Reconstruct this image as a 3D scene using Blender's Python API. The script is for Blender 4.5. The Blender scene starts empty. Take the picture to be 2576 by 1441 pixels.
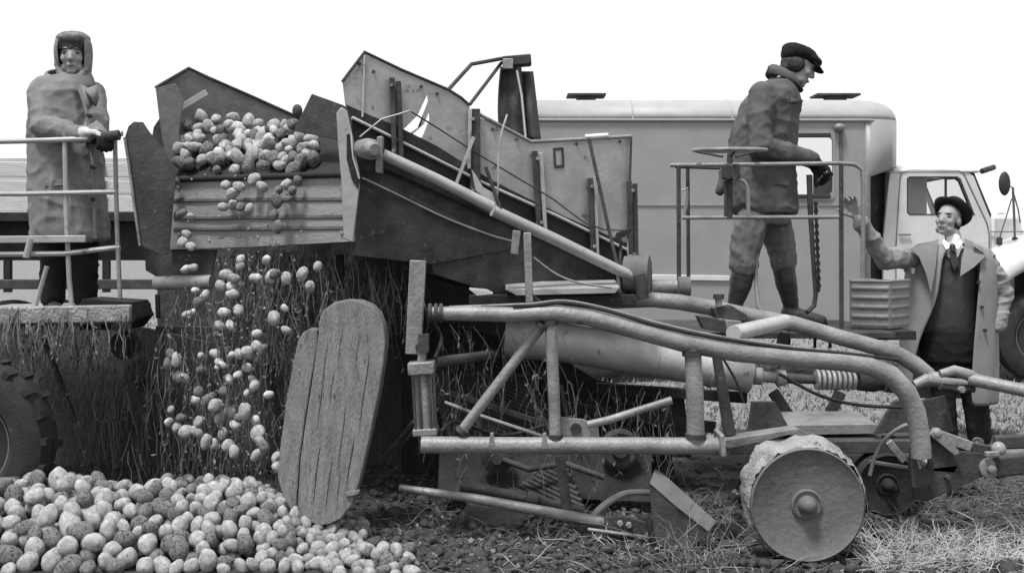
import bpy, math, random
import numpy as np
from mathutils import Vector, Matrix, noise
from mathutils.geometry import tessellate_polygon
random.seed(7)
R = math.radians
sc = bpy.context.scene
COL = sc.collection

# ------------------------------------------------------------------ camera, sky, sun, exposure
F = 2765.0; CU = 1288.0; HV = 610.0; HC = 1.45       # focal length in px, picture centre, horizon row, eye height
cam_d = bpy.data.cameras.new('camera'); cam = bpy.data.objects.new('camera', cam_d); COL.objects.link(cam)
cam.location = (0, 0, HC); cam.rotation_euler = (R(90), 0, 0)
cam_d.sensor_width = 36.0; cam_d.lens = 36.0*F/2576.0; cam_d.shift_y = -(720.5-HV)/2576.0
cam_d.clip_start = 0.05; cam_d.clip_end = 3000
sc.camera = cam
SUN = Vector((-0.22, -0.30, 0.92)).normalized()
w = bpy.data.worlds.new('World'); sc.world = w; w.use_nodes = True
nt = w.node_tree; nt.nodes.clear()
sky = nt.nodes.new('ShaderNodeTexSky'); sky.sky_type = 'NISHITA'; sky.sun_disc = False
sky.sun_elevation = math.asin(SUN.z); sky.sun_rotation = math.atan2(SUN.x, SUN.y)
sky.air_density = 1.0; sky.dust_density = 1.0; sky.ozone_density = 1.0
bw = nt.nodes.new('ShaderNodeRGBToBW'); bg = nt.nodes.new('ShaderNodeBackground'); bg.inputs['Strength'].default_value = 0.05
ow = nt.nodes.new('ShaderNodeOutputWorld')
cl = nt.nodes.new('ShaderNodeMath'); cl.operation = 'MAXIMUM'; cl.inputs[1].default_value = 6.8      # even white overcast over the clear sky
nt.links.new(sky.outputs[0], bw.inputs[0]); nt.links.new(bw.outputs[0], cl.inputs[0]); nt.links.new(cl.outputs[0], bg.inputs['Color']); nt.links.new(bg.outputs[0], ow.inputs[0])
sl = bpy.data.lights.new('sun', 'SUN'); sl.energy = 1.5; sl.angle = R(12); sl.color = (1, 0.995, 0.985)
so = bpy.data.objects.new('sun', sl); COL.objects.link(so); so.location = SUN*30
so.rotation_euler = (-SUN).to_track_quat('-Z', 'Y').to_euler()
sc.view_settings.view_transform = 'Standard'; sc.view_settings.look = 'None'
sc.view_settings.exposure = 1.6; sc.view_settings.gamma = 1.0; sc.view_settings.use_curve_mapping = False

# ------------------------------------------------------------------ helpers
def P(u, v, d):
    """point seen at picture position (u, v) that stands d metres away: used once to survey the place"""
    return Vector(((u-CU)*d/F, d, HC-(v-HV)*d/F))
def S(px, d): return px*d/F

WL = {}
def wl(o): return WL.get(o.name, Vector((0, 0, 0)))
def tag(o, label=None, cat=None, group=None, kind=None):
    if label: o['label'] = label
    if cat: o['category'] = cat
    if group: o['group'] = group
    if kind: o['kind'] = kind
    return o
def empty(name, loc, label, cat, group=None):
    o = bpy.data.objects.new(name, None); COL.objects.link(o); o.location = loc; o.empty_display_size = 0.1
    WL[o.name] = Vector(loc); return tag(o, label, cat, group)

class MB:
    def __init__(s): s.v = []; s.f = []
    def add(s, vs, fs):
        b = len(s.v); s.v += [Vector(x) for x in vs]; s.f += [tuple(i+b for i in f) for f in fs]; return s
    def tube(s, pts, r, n=10, cap=True, flat=None):
        pts = [Vector(p) for p in pts]; m = len(pts)
        rs = list(r) if isinstance(r, (list, tuple)) else [r]*m
        t = [(pts[min(i+1, m-1)]-pts[max(i-1, 0)]).normalized() for i in range(m)]
        a = Vector((0, 0, 1)) if abs(t[0].z) < 0.9 else Vector((0, 1, 0))
        x = t[0].cross(a).normalized(); vs = []; fs = []
        for i in range(m):
            x = (x - t[i]*x.dot(t[i])).normalized(); y = t[i].cross(x)
            for k in range(n):
                an = 2*math.pi*k/n
                vs.append(pts[i] + x*(math.cos(an)*rs[i]) + y*(math.sin(an)*rs[i]*(flat or 1)))
        for i in range(m-1):
            for k in range(n):
                k2 = (k+1) % n; fs.append((i*n+k, i*n+k2, (i+1)*n+k2, (i+1)*n+k))
        if cap: fs.append(tuple(range(n-1, -1, -1))); fs.append(tuple(range((m-1)*n, m*n)))
        return s.add(vs, fs)
    def capsule(s, a, b, r1, r2=None, n=12):
        r2 = r1 if r2 is None else r2; a = Vector(a); b = Vector(b); d = (b-a)
        if d.length < 1e-6: d = Vector((0, 0, 1e-4))
        dn = d.normalized(); pts = []; rs = []
        for q in (0.02, 0.35, 0.7, 0.95): pts.append(a-dn*r1*math.cos(q*math.pi/2)); rs.append(r1*math.sin(q*math.pi/2))
        pts.append(a); rs.append(r1); pts.append(b); rs.append(r2)
        for q in (0.95, 0.7, 0.35, 0.02): pts.append(b+dn*r2*math.cos(q*math.pi/2)); rs.append(r2*math.sin(q*math.pi/2))
        return s.tube(pts, rs, n)
    def chain(s, pts, rs, n=12):
        for i in range(len(pts)-1): s.capsule(pts[i], pts[i+1], rs[i], rs[i+1], n)
        return s
    def ell(s, c, rx, ry, rz, M=None, nu=14, nv=9):
        c = Vector(c); vs = []; fs = []
        for j in range(nv+1):
            th = math.pi*j/nv
            for i in range(nu):
                ph = 2*math.pi*i/nu
                p = Vector((rx*math.sin(th)*math.cos(ph), ry*math.sin(th)*math.sin(ph), rz*math.cos(th)))
                vs.append(c + (M @ p if M else p))
        for j in range(nv):
            for i in range(nu):
                i2 = (i+1) % nu; fs.append((j*nu+i, (j+1)*nu+i, (j+1)*nu+i2, j*nu+i2))
        return s.add(vs, fs)
    def box(s, c, sx, sy, sz, M=None):
        c = Vector(c); vs = []
        for z in (-.5, .5):
            for x, y in ((-.5, -.5), (.5, -.5), (.5, .5), (-.5, .5)):
                p = Vector((x*sx, y*sy, z*sz)); vs.append(c + (M @ p if M else p))
        return s.add(vs, [(3, 2, 1, 0), (4, 5, 6, 7), (0, 1, 5, 4), (1, 2, 6, 5), (2, 3, 7, 6), (3, 0, 4, 7)])
    def beam(s, a, b, wd, th, side=Vector((0, 1, 0))):
        """rectangular bar from a to b: wd across in the picture plane, th along side"""
        a = Vector(a); b = Vector(b); t = (b-a).normalized(); x = t.cross(side).normalized(); y = x.cross(t).normalized()
        vs = []
        for p in (a, b):
            for i, j in ((-.5, -.5), (.5, -.5), (.5, .5), (-.5, .5)): vs.append(p + x*i*wd + y*j*th)
        return s.add(vs, [(3, 2, 1, 0), (4, 5, 6, 7), (0, 1, 5, 4), (1, 2, 6, 5), (2, 3, 7, 6), (3, 0, 4, 7)])
    def prism(s, pts, vec, holes=()):
        loops = [[Vector(p) for p in pts]] + [[Vector(p) for p in h] for h in holes]
        vec = Vector(vec); flat = [p for l in loops for p in l]; n = len(flat)
        vs = flat + [p+vec for p in flat]; fs = []
        for t in tessellate_polygon(loops): fs.append(tuple(t)); fs.append(tuple(i+n for i in reversed(t)))
        b = 0
        for l in loops:
            m = len(l)
            for i in range(m): j = (i+1) % m; fs.append((b+i, b+j, b+j+n, b+i+n))
            b += m
        return s.add(vs, fs)
    def lathe(s, c, axis, prof, n=32):
        """prof: list of (distance along axis, radius)"""
        c = Vector(c); ax = Vector(axis).normalized(); a = Vector((0, 0, 1)) if abs(ax.z) < .9 else Vector((1, 0, 0))
        x = ax.cross(a).normalized(); y = ax.cross(x); vs = []; fs = []; m = len(prof)
        for h, r in prof:
            for k in range(n):
                an = 2*math.pi*k/n; vs.append(c + ax*h + x*math.cos(an)*r + y*math.sin(an)*r)
        for i in range(m-1):
            for k in range(n):
                k2 = (k+1) % n; fs.append((i*n+k, i*n+k2, (i+1)*n+k2, (i+1)*n+k))
        fs.append(tuple(range(n-1, -1, -1))); fs.append(tuple(range((m-1)*n, m*n)))
        return s.add(vs, fs)
    def loft(s, rings, n=28):
        """closed stack of ellipses: (centre, rx, ry[, M])"""
        vs = []; fs = []; m = len(rings)
        for rg in rings:
            c, rx, ry = Vector(rg[0]), rg[1], rg[2]; M = rg[3] if len(rg) > 3 else None
            for k in range(n):
                an = 2*math.pi*k/n; p = Vector((math.cos(an)*rx, math.sin(an)*ry, 0)); vs.append(c + (M @ p if M else p))
        for i in range(m-1):
            for k in range(n):
                k2 = (k+1) % n; fs.append((i*n+k, i*n+k2, (i+1)*n+k2, (i+1)*n+k))
        fs.append(tuple(range(n-1, -1, -1))); fs.append(tuple(range((m-1)*n, m*n)))
        return s.add(vs, fs)
    def grid(s, rows):
        """open sheet from rows of points"""
        m = len(rows); n = len(rows[0]); vs = [p for r in rows for p in r]; fs = []
        for i in range(m-1):
            for k in range(n-1): fs.append((i*n+k, i*n+k+1, (i+1)*n+k+1, (i+1)*n+k))
        return s.add(vs, fs)
    def mesh(s, name, off=Vector((0, 0, 0))):
        me = bpy.data.meshes.new(name); me.from_pydata([tuple(p-off) for p in s.v], [], s.f); me.validate(); me.update(); return me
    def build(s, name, mat, parent=None, smooth=True, bevel=0, origin=None, fix=True, solid=0, sub=0, angle=38):
        off = wl(parent) if parent else (Vector(origin) if origin is not None else base_of(s.v))
        me = s.mesh(name, off)
        if fix: fixn(me)
        me.materials.append(mat)
        if smooth: me.shade_smooth(); me.set_sharp_from_angle(angle=R(angle))
        o = bpy.data.objects.new(name, me); COL.objects.link(o)
        if parent: o.parent = parent; WL[o.name] = off
        else: o.location = off; WL[o.name] = off
        if solid: md = o.modifiers.new('solid', 'SOLIDIFY'); md.thickness = solid; md.offset = 0
        if sub: md = o.modifiers.new('sub', 'SUBSURF'); md.levels = sub; md.render_levels = sub
        if bevel:
            md = o.modifiers.new('bevel', 'BEVEL'); md.width = bevel; md.segments = 2; md.limit_method = 'ANGLE'; md.angle_limit = R(40)
        return o
def base_of(vs):
    a = np.array([tuple(v) for v in vs]); return Vector(((a[:, 0].min()+a[:, 0].max())/2, (a[:, 1].min()+a[:, 1].max())/2, a[:, 2].min()))
import bmesh
def fixn(me):
    bm = bmesh.new(); bm.from_mesh(me); bmesh.ops.recalc_face_normals(bm, faces=bm.faces); bm.to_mesh(me); bm.free()
def remesh(mb, name, mat, parent, voxel=0.012, it=4, wr=(), grow=0.0):
    """fuse the shapes of mb into one continuous skin, smooth it, add folds along the normals: wr = (amplitude, (sx,sy,sz))..."""
    me = mb.mesh('tmp'); fixn(me); o = bpy.data.objects.new('tmp', me); COL.objects.link(o)
    m = o.modifiers.new('r', 'REMESH'); m.mode = 'VOXEL'; m.voxel_size = voxel
    m = o.modifiers.new('s', 'SMOOTH'); m.iterations = it; m.factor = 0.5
    dg = bpy.context.evaluated_depsgraph_get(); me2 = bpy.data.meshes.new_from_object(o.evaluated_get(dg)); me2.name = name
    bpy.data.objects.remove(o)
    off = wl(parent); n = len(me2.vertices)
    co = np.empty(n*3); me2.vertices.foreach_get('co', co); co = co.reshape(-1, 3)
    no = np.empty(n*3); me2.vertex_normals.foreach_get('vector', no); no = no.reshape(-1, 3)
    if wr or grow:
        dsp = np.full(n, grow)
        for amp, (sx, sy, sz) in wr:
            for i in range(n):
                c = co[i]; q = noise.noise((c[0]*sx, c[1]*sy, c[2]*sz)); dsp[i] += amp*(max(0, 1-3.0*abs(q))**1.4-.25) if amp > 0 else -amp*q
        co = co + no*dsp[:, None]
    co = co - np.array(off)[None, :]
    me2.vertices.foreach_set('co', co.ravel()); me2.update(); me2.materials.clear(); me2.materials.append(mat); me2.shade_smooth()
    o = bpy.data.objects.new(name, me2); COL.objects.link(o); o.parent = parent; WL[o.name] = off
    return o
def bez(pts, n=8):
    """smooth curve through points (Catmull-Rom)"""
    pts = [Vector(p) for p in pts]; q = [2*pts[0]-pts[1]] + pts + [2*pts[-1]-pts[-2]]; out = []
    for i in range(1, len(q)-2):
        for k in range(n):
            t = k/n; a, b, c, d = q[i-1], q[i], q[i+1], q[i+2]
            out.append(0.5*((2*b)+(c-a)*t+(2*a-5*b+4*c-d)*t*t+(3*b-a-3*c+d)*t**3))
    out.append(pts[-1]); return out

# ------------------------------------------------------------------ materials (grey, as the black-and-white print shows them)
def mat(name, a, b, scale=6, rough=0.7, bump=0.15, bscale=60, metal=0.0, spots=None, stretch=(1, 1, 1), grain=0.0, gscale=300, spec=None, tint=(1, 1, 1)):
    """base colour mottled between greys a and b; spots = (grey, threshold, scale) adds stains with their own outline"""
    m = bpy.data.materials.new(name); m.use_nodes = True; t = m.node_tree; N = t.nodes; L = t.links; bs = N['Principled BSDF']
    tc = N.new('ShaderNodeTexCoord'); mp = N.new('ShaderNodeMapping'); mp.inputs['Scale'].default_value = stretch
    L.new(tc.outputs['Object'], mp.inputs[0])
    n1 = N.new('ShaderNodeTexNoise'); n1.inputs['Scale'].default_value = scale; n1.inputs['Detail'].default_value = 8; n1.inputs['Roughness'].default_value = .65
    L.new(mp.outputs[0], n1.inputs['Vector'])
    rp = N.new('ShaderNodeValToRGB'); e = rp.color_ramp.elements
    e[0].position = .32; e[1].position = .68
    e[0].color = (a*tint[0], a*tint[1], a*tint[2], 1); e[1].color = (b*tint[0], b*tint[1], b*tint[2], 1)
    L.new(n1.outputs['Fac'], rp.inputs[0]); col = rp.outputs[0]
    if spots:
        n2 = N.new('ShaderNodeTexNoise'); n2.inputs['Scale'].default_value = spots[2]; n2.inputs['Detail'].default_value = 6; n2.inputs['Roughness'].default_value = .7
        L.new(mp.outputs[0], n2.inputs['Vector'])
        r2 = N.new('ShaderNodeValToRGB'); r2.color_ramp.elements[0].position = spots[1]; r2.color_ramp.elements[1].position = spots[1]+.08
        L.new(n2.outputs['Fac'], r2.inputs[0])
        mx = N.new('ShaderNodeMixRGB'); mx.inputs[2].default_value = (spots[0], spots[0], spots[0], 1)
        L.new(r2.outputs[0], mx.inputs[0]); L.new(col, mx.inputs[1]); col = mx.outputs[0]
    if grain:
        n3 = N.new('ShaderNodeTexNoise'); n3.inputs['Scale'].default_value = gscale; n3.inputs['Detail'].default_value = 2
        L.new(tc.outputs['Object'], n3.inputs['Vector'])
        mr = N.new('ShaderNodeMapRange'); mr.inputs[1].default_value = .3; mr.inputs[2].default_value = .7; mr.inputs[3].default_value = 1-grain; mr.inputs[4].default_value = 1+grain
        L.new(n3.outputs['Fac'], mr.inputs[0])
        mu = N.new('ShaderNodeMixRGB'); mu.blend_type = 'MULTIPLY'; mu.inputs[0].default_value = 1
        L.new(col, mu.inputs[1]); L.new(mr.outputs[0], mu.inputs[2]); col = mu.outputs[0]
    L.new(col, bs.inputs['Base Color']); bs.inputs['Roughness'].default_value = rough; bs.inputs['Metallic'].default_value = metal
    bs.inputs['Specular IOR Level'].default_value = spec if spec is not None else (.12 if rough > .68 else .4)
    if bump:
        nb = N.new('ShaderNodeTexNoise'); nb.inputs['Scale'].default_value = bscale; nb.inputs['Detail'].default_value = 5
        L.new(mp.outputs[0], nb.inputs['Vector']); bp = N.new('ShaderNodeBump'); bp.inputs['Strength'].default_value = bump; bp.inputs['Distance'].default_value = .02
        L.new(nb.outputs['Fac'], bp.inputs['Height']); L.new(bp.outputs[0], bs.inputs['Normal'])
    return m
M = {}
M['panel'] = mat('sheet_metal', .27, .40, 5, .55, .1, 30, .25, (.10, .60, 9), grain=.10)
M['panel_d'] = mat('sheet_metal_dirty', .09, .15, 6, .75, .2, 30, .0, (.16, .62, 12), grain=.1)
M['board'] = mat('worn_mouth_board', .22, .31, 4, .75, .2, 40, 0, (.07, .62, 9), stretch=(.5, 1, 2), grain=.15)
M['tube'] = mat('worn_tube_paint', .14, .28, 6, .45, .25, 50, .1, (.08, .62, 9), grain=.14)
M['tube_d'] = mat('muddy_frame_paint', .035, .075, 8, .7, .25, 50, 0, (.14, .62, 20), grain=.15)
M['bright'] = mat('bare_steel', .45, .6, 8, .35, .08, 60, .35, (.2, .66, 14), grain=.08)
M['rubber'] = mat('black_rubber', .025, .045, 10, .75, .2, 60, 0, (.09, .62, 10), grain=.15)
M['mud'] = mat('dried_mud', .17, .34, 14, .95, .7, 60, 0, (.06, .6, 25), grain=.25)
M['disc'] = mat('muddy_disc_steel', .095, .155, 5, .7, .25, 40, .1, (.10, .6, 10), grain=.15)
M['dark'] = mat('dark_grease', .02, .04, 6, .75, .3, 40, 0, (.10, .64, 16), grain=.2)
M['cover'] = mat('earthy_shade_sheet', .05, .11, 4, .95, .6, 30, 0, (.13, .62, 12), stretch=(1, 1, .5), grain=.3, gscale=60)  # dark tone stands in for shade behind the machine; stains are earth
M['wood'] = mat('weathered_wood', .12, .21, 5, .9, .6, 30, 0, (.045, .60, 7), stretch=(7, 7, .35), grain=.15)
M['plank'] = mat('trailer_plank', .42, .58, 5, .9, .4, 40, 0, (.15, .64, 8), stretch=(.6, 5, 5), grain=.12)
M['van'] = mat('van_grey_paint', .24, .28, 3, .45, .06, 50, 0, (.20, .70, 6), grain=.12, gscale=160)
M['van_roof'] = mat('van_roof_paint', .29, .36, 3, .5, .06, 50, 0, (.3, .68, 6), grain=.10, gscale=160)
M['cab'] = mat('cab_white_paint', .50, .60, 4, .4, .03, 40, 0, (.55, .70, 6), grain=.05)
M['trim_dark'] = mat('dark_seal', .02, .035, 8, .6, .1, 60)
M['tin'] = mat('galvanised_tin', .15, .23, 8, .55, .1, 60, .35, (.12, .62, 14), grain=.12)
M['potato'] = mat('potato_skin', .28, .57, 1.8, .8, .6, 22, 0, (.16, .57, 2.6), grain=.30, gscale=28)
M['potato_m'] = mat('muddy_potato_skin', .13, .32, 2.5, .9, .7, 22, 0, (.06, .52, 3), grain=.35, gscale=28)
M['soil'] = mat('dug_soil', .025, .06, 5, .95, .9, 25, 0, (.13, .60, 18), grain=.35, gscale=70)
M['field'] = mat('dry_stubble', .13, .26, 3, .95, .5, 12, 0, (.12, .60, 5), grain=.3, gscale=25)
M['straw'] = mat('dry_straw', .25, .50, 5, .85, .1, 40, grain=.2)
M['haulm'] = mat('wilted_haulm', .07, .18, 6, .9, .2, 40, grain=.2)
M['haulm_l'] = mat('pale_haulm', .08, .22, 6, .9, .2, 40, grain=.2)
M['clod'] = mat('soil_clod', .03, .085, 12, .95, .8, 40, 0, (.16, .62, 20), grain=.3)
M['skin'] = mat('skin', .25, .31, 12, .55, .06, 120, grain=.06)
M['skin_d'] = mat('lip_skin', .13, .16, 12, .55, .05, 120)
M['eye'] = mat('eye', .05, .08, 12, .25, 0)
M['hair'] = mat('dark_hair', .015, .03, 30, .6, .5, 120, stretch=(1, 1, .2))
M['black_felt'] = mat('black_felt', .012, .022, 10, .95, .3, 250, grain=.2, gscale=200, spec=.1)
M['jacket'] = mat('jacket_cloth', .075, .115, 9, .9, .3, 220, 0, (.05, .64, 8), grain=.18, gscale=260, spec=.15)
M['trouser'] = mat('work_trouser_cloth', .11, .17, 8, .92, .3, 220, 0, (.07, .60, 8), grain=.18, gscale=260, spec=.15)
M['boot'] = mat('rubber_boot', .025, .04, 8, .45, .1, 60, 0, (.07, .62, 12), grain=.1)
M['coat_w'] = mat('quilted_coat_cloth', .15, .22, 7, .92, .3, 200, 0, (.09, .62, 6), grain=.15, gscale=240, spec=.15)
M['scarf'] = mat('headscarf_cloth', .10, .26, 16, .92, .3, 200, grain=.15, spec=.15)
M['mitten'] = mat('pale_mitten', .42, .55, 10, .9, .3, 200, grain=.12)
M['coat_m'] = mat('overcoat_wool', .20, .25, 8, .92, .25, 220, 0, (.13, .66, 7), grain=.12, gscale=260, spec=.15)
M['vest'] = mat('knit_pullover', .05, .065, 9, .95, .3, 260, grain=.15, gscale=260, spec=.1)
M['shirt'] = mat('white_shirt', .75, .8, 8, .8, .05, 200)
M['tie'] = mat('dark_tie', .03, .05, 20, .6, .1, 200)
M['suit'] = mat('black_trousers', .012, .02, 8, .9, .2, 220, grain=.15, spec=.15)
def glass(name):
    m = bpy.data.materials.new(name); m.use_nodes = True; t = m.node_tree; N = t.nodes; N.clear()
    o = N.new('ShaderNodeOutputMaterial'); mx = N.new('ShaderNodeMixShader'); tr = N.new('ShaderNodeBsdfTransparent'); gl = N.new('ShaderNodeBsdfGlossy'); fr = N.new('ShaderNodeFresnel')
    tr.inputs[0].default_value = (.9, .9, .9, 1); gl.inputs['Roughness'].default_value = .02; fr.inputs[0].default_value = 1.45
    t.links.new(fr.outputs[0], mx.inputs[0]); t.links.new(tr.outputs[0], mx.inputs[1]); t.links.new(gl.outputs[0], mx.inputs[2]); t.links.new(mx.outputs[0], o.inputs[0]); return m
M['glass'] = glass('window_glass')

# ------------------------------------------------------------------ ground: one sheet to the horizon
def axis(lo, hi, step, far, grow=1.25):
    xs = list(np.arange(lo, hi+1e-6, step)); s = step
    while xs[-1] < far: s *= grow; xs.append(xs[-1]+s)
    return xs
xr = axis(0, 3.0, .028, 700); xs = [-q for q in reversed(xr[1:])] + xr
yr = axis(4.2, 7.2, .028, 1400, 1.12); ys = list(np.arange(-40, 4.2, 2.0)) + yr
def gz(x, y):
    if y < 3.5: return 0.0
    near = max(0.0, 1-max(0, y-6.5)/4.0) if abs(x) < 4 else .3
    z = .016*noise.noise((x*2.1, y*2.1, 0)) + near*(.022*noise.noise((x*9, y*9, 3)) + .016*noise.noise((x*23, y*23, 7)))
    return z - .004
verts = [(x, y, gz(x, y)) for y in ys for x in xs]; nx = len(xs)
faces = [(j*nx+i, j*nx+i+1, (j+1)*nx+i+1, (j+1)*nx+i) for j in range(len(ys)-1) for i in range(nx-1)]
me = bpy.data.meshes.new('ground'); me.from_pydata(verts, [], faces); me.shade_smooth()
gm = M['soil']; t = gm.node_tree; N = t.nodes; L = t.links
# dug soil round the machine, dry stubble beyond (boundary at the edge of the lifted rows)
geo = N.new('ShaderNodeNewGeometry'); sx = N.new('ShaderNodeSeparateXYZ'); L.new(geo.outputs['Position'], sx.inputs[0])
nn = N.new('ShaderNodeTexNoise'); nn.inputs['Scale'].default_value = 1.2; nn.inputs['Detail'].default_value = 4; L.new(geo.outputs['Position'], nn.inputs['Vector'])
ad = N.new('ShaderNodeMath'); ad.operation = 'MULTIPLY_ADD'; ad.inputs[1].default_value = 1.2; L.new(nn.outputs['Fac'], ad.inputs[0]); L.new(sx.outputs['Y'], ad.inputs[2])
mr = N.new('ShaderNodeMapRange'); mr.inputs[1].default_value = 7.9; mr.inputs[2].default_value = 8.6; L.new(ad.outputs[0], mr.inputs[0])
fn = N.new('ShaderNodeTexNoise'); fn.inputs['Scale'].default_value = 9; fn.inputs['Detail'].default_value = 9; fn.inputs['Roughness'].default_value = .75; L.new(geo.outputs['Position'], fn.inputs['Vector'])
fr = N.new('ShaderNodeValToRGB'); fr.color_ramp.elements[0].position = .35; fr.color_ramp.elements[1].position = .65
fr.color_ramp.elements[0].color = (.09, .09, .09, 1); fr.color_ramp.elements[1].color = (.27, .27, .27, 1); L.new(fn.outputs['Fac'], fr.inputs[0])
bs = N['Principled BSDF']; old = bs.inputs['Base Color'].links[0].from_socket
mx = N.new('ShaderNodeMixRGB'); L.new(mr.outputs[0], mx.inputs[0]); L.new(old, mx.inputs[1]); L.new(fr.outputs[0], mx.inputs[2]); L.new(mx.outputs[0], bs.inputs['Base Color'])
me.materials.append(gm)
go = bpy.data.objects.new('ground', me); COL.objects.link(go); go['kind'] = 'structure'
go['label'] = 'dug potato field of dark soil with pale stubble beyond'
# ------------------------------------------------------------------ vehicles behind
def rrect(u0, v0, u1, v1, r, d, n=5):
    """rounded rectangle outline"""
    out = []
    for cu, cv, a0 in ((u1-r, v0+r, -90), (u1-r, v1-r, 0), (u0+r, v1-r, 90), (u0+r, v0+r, 180)):
        for k in range(n+1): a = R(a0+90*k/n); out.append(P(cu+r*math.cos(a), cv+r*math.sin(a), d))
    return out
def wheel(parent, c, r, wdt, axis, name='wheel', lugs=0, mt='rubber', mr='tin'):
    """tyre and rim, axis pointing out towards the viewer"""
    ax = Vector(axis).normalized(); c = Vector(c); h = wdt/2
    t = MB().lathe(c, ax, [(-h*.6, r*.56), (-h, r*.64), (-h, r*.85), (-h*.8, r*.96), (-h*.4, r), (h*.4, r), (h*.8, r*.96), (h, r*.85), (h*1.02, r*.75), (h, r*.64), (h*.6, r*.56)], 48)
    if lugs:
        a = Vector((0, 0, 1)); x = ax.cross(a).normalized(); y = ax.cross(x)
        for k in range(lugs):
            an = 2*math.pi*k/lugs; rd = x*math.cos(an)+y*math.sin(an); tg = ax.cross(rd)
            for sgn in (-1, 1):
                p = c+rd*r*.985+ax*h*.45*sgn+tg*(.02*sgn)
                t.beam(p-rd*.012, p+rd*.018, h*.8, .035, tg)
    o = t.build(name, M[mt], parent)
    MB().lathe(c, ax, [(-h*.6, r*.1), (-h*.55, r*.56), (h*.5, r*.57), (h*.62, r*.60), (h*.62, r*.55), (h*.3, r*.50), (h*.1, r*.42), (h*.2, r*.25), (h*.45, r*.2), (h*.5, r*.08)], 40).build('rim', M[mr], o)
    a = Vector((0, 0, 1)); x = ax.cross(a).normalized(); y = ax.cross(x)
    for k in range(6):
        an = k*math.pi/3; p = c+x*math.cos(an)*r*.32+y*math.sin(an)*r*.32; MB().lathe(p, ax, [(h*.1, .016), (h*.32, .016), (h*.34, .01)], 6).build('wheel_nut', M['dark'], o)
    return o

# ---- the box-bodied lorry
ly = 11.3
lorry = empty('box_lorry', (2.6, 12.2, 0), 'pale box-bodied lorry with white cab parked behind the harvester', 'lorry')
def X(u, d=ly): return (u-CU)*d/F
def Z(v, d=ly): return HC-(v-HV)*d/F
x0, x1, dep, rc = X(1296), 3.93, 1.6, .3; zb, zt = Z(832), Z(300); zr = Z(245)
near_w = [P(1296, 300, ly), P(1296, 832, ly), (x1-rc, ly, zb), (x1-rc, ly, zt)]
win = rrect(1993, 334, 2096, 501, 12, ly)
MB().prism(near_w, (0, .04, 0), [win]).build('side_wall', M['van'], lorry)
fy = ly+dep
fwin = [(3.15, fy, 1.86), (3.84, fy, 1.86), (3.84, fy, 2.70), (3.15, fy, 2.70)]
MB().prism([(x0, fy, zt), (x0, fy, zb), (x1-.05, fy, zb), (x1-.05, fy, zt)], (0, -.04, 0), [fwin]).build('side_wall', M['van'], lorry)
MB().prism([(x0, ly+.042, zb), (x0, fy-.042, zb), (x0, fy-.042, zt), (x0, ly+.042, zt)], (.04, 0, 0)).build('rear_wall', M['van'], lorry)
# rounded front corner and front wall
rows = []
for z, ex in ((zb, -.20), (2.14, -.20), (2.24, .10), (zt, .10)):
    rw = [Vector((x1-rc+(rc+ex)*math.sin(a), ly+rc-rc*math.cos(a), z)) for a in [R(90*k/10) for k in range(11)]] + [Vector((x1+ex, fy-.06, z))]
    rows.append(rw)
MB().grid(rows).build('front_wall', M['van'], lorry, solid=.03, angle=60)
# roof: rolled edges, rounded nose
def roof_ring(x, ins):
    prof = []
    a0, a1 = ly+ins, fy-min(ins, .2)
    for k in range(8): a = R(90*k/7); prof.append(Vector((x, a0+.34-.34*math.cos(a), zt+(zr-zt-ins*.35)*math.sin(a))))
    for k in range(8): a = R(90-90*k/7); prof.append(Vector((x, a1-.20+.20*math.cos(a), zt+(zr-zt-ins*.35)*math.sin(a))))
    return prof
xsn = [(x0, 0), ((x0+x1)/2, 0), (x1-rc, 0)] + [(x1-rc+(rc+.10)*math.sin(R(a)), rc-rc*math.cos(R(a))) for a in (20, 40, 60, 75, 88)]
MB().grid([roof_ring(x, i) for x, i in xsn]).build('roof', M['van_roof'], lorry, solid=.02, angle=60)
MB().prism([(x0, ly+.05, zb), (x1-.1, ly+.05, zb), (x1-.1, fy-.05, zb), (x0, fy-.05, zb)], (0, 0, .05)).build('floor', M['dark'], lorry)
MB().tube([P(1296, 302, ly-.015), P(2185, 303, ly-.015), Vector((x1-.1, ly+.05, Z(303)))], .016, 8).build('drip_rail', M['van'], lorry)
for u in (1592, 1842): MB().tube([Vector((X(u), p.y-.004, p.z+.004)) for p in [Vector((0, ly+.34-.34*math.cos(R(k*9)), zt+(zr-zt)*math.sin(R(k*9)))) for k in range(0, 11)]], .012, 6).build('roof_seam', M['van_roof'], lorry)
MB().beam(P(1640, 697, ly-.012), P(1835, 700, ly-.012), .055, .02).build('trim_strip', M['cab'], lorry, bevel=.006)
MB().beam(P(1296, 516, ly-.006), P(2186, 516, ly-.006), .012, .012).build('belt_seam', M['van'], lorry)
MB().beam(P(2116, 304, ly-.01), P(2116, 832, ly-.01), .03, .02).build('corner_strip', M['panel_d'], lorry)
MB().beam(P(1845, 304, ly-.006), P(1845, 832, ly-.006), .012, .012).build('panel_seam', M['van'], lorry)
MB().ell(P(2112, 321, ly-.04), .06, .05, .045).build('marker_lamp', M['tin'], lorry)
for a, b in ((1426, 1522), (2046, 2155)):
    v = MB().box(P((a+b)/2, 242, ly+.6), S(b-a, ly+.6), .3, .025); v.box(P((a+b)/2, 252, ly+.6), .2, .2, .07); v.build('roof_vent', M['tube_d'], lorry, bevel=.006)
wf = MB().prism(rrect(1989, 330, 2100, 505, 14, ly-.012), (0, .03, 0), [rrect(1994, 346, 2095, 489, 10, ly-.012)]).build('window', M['van'], lorry)
for v_ in (340, 494): MB().beam(P(2000, v_, ly-.02), P(2090, v_, ly-.02), .040, .02).build('window_seal', M['trim_dark'], wf, bevel=.006)
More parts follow.
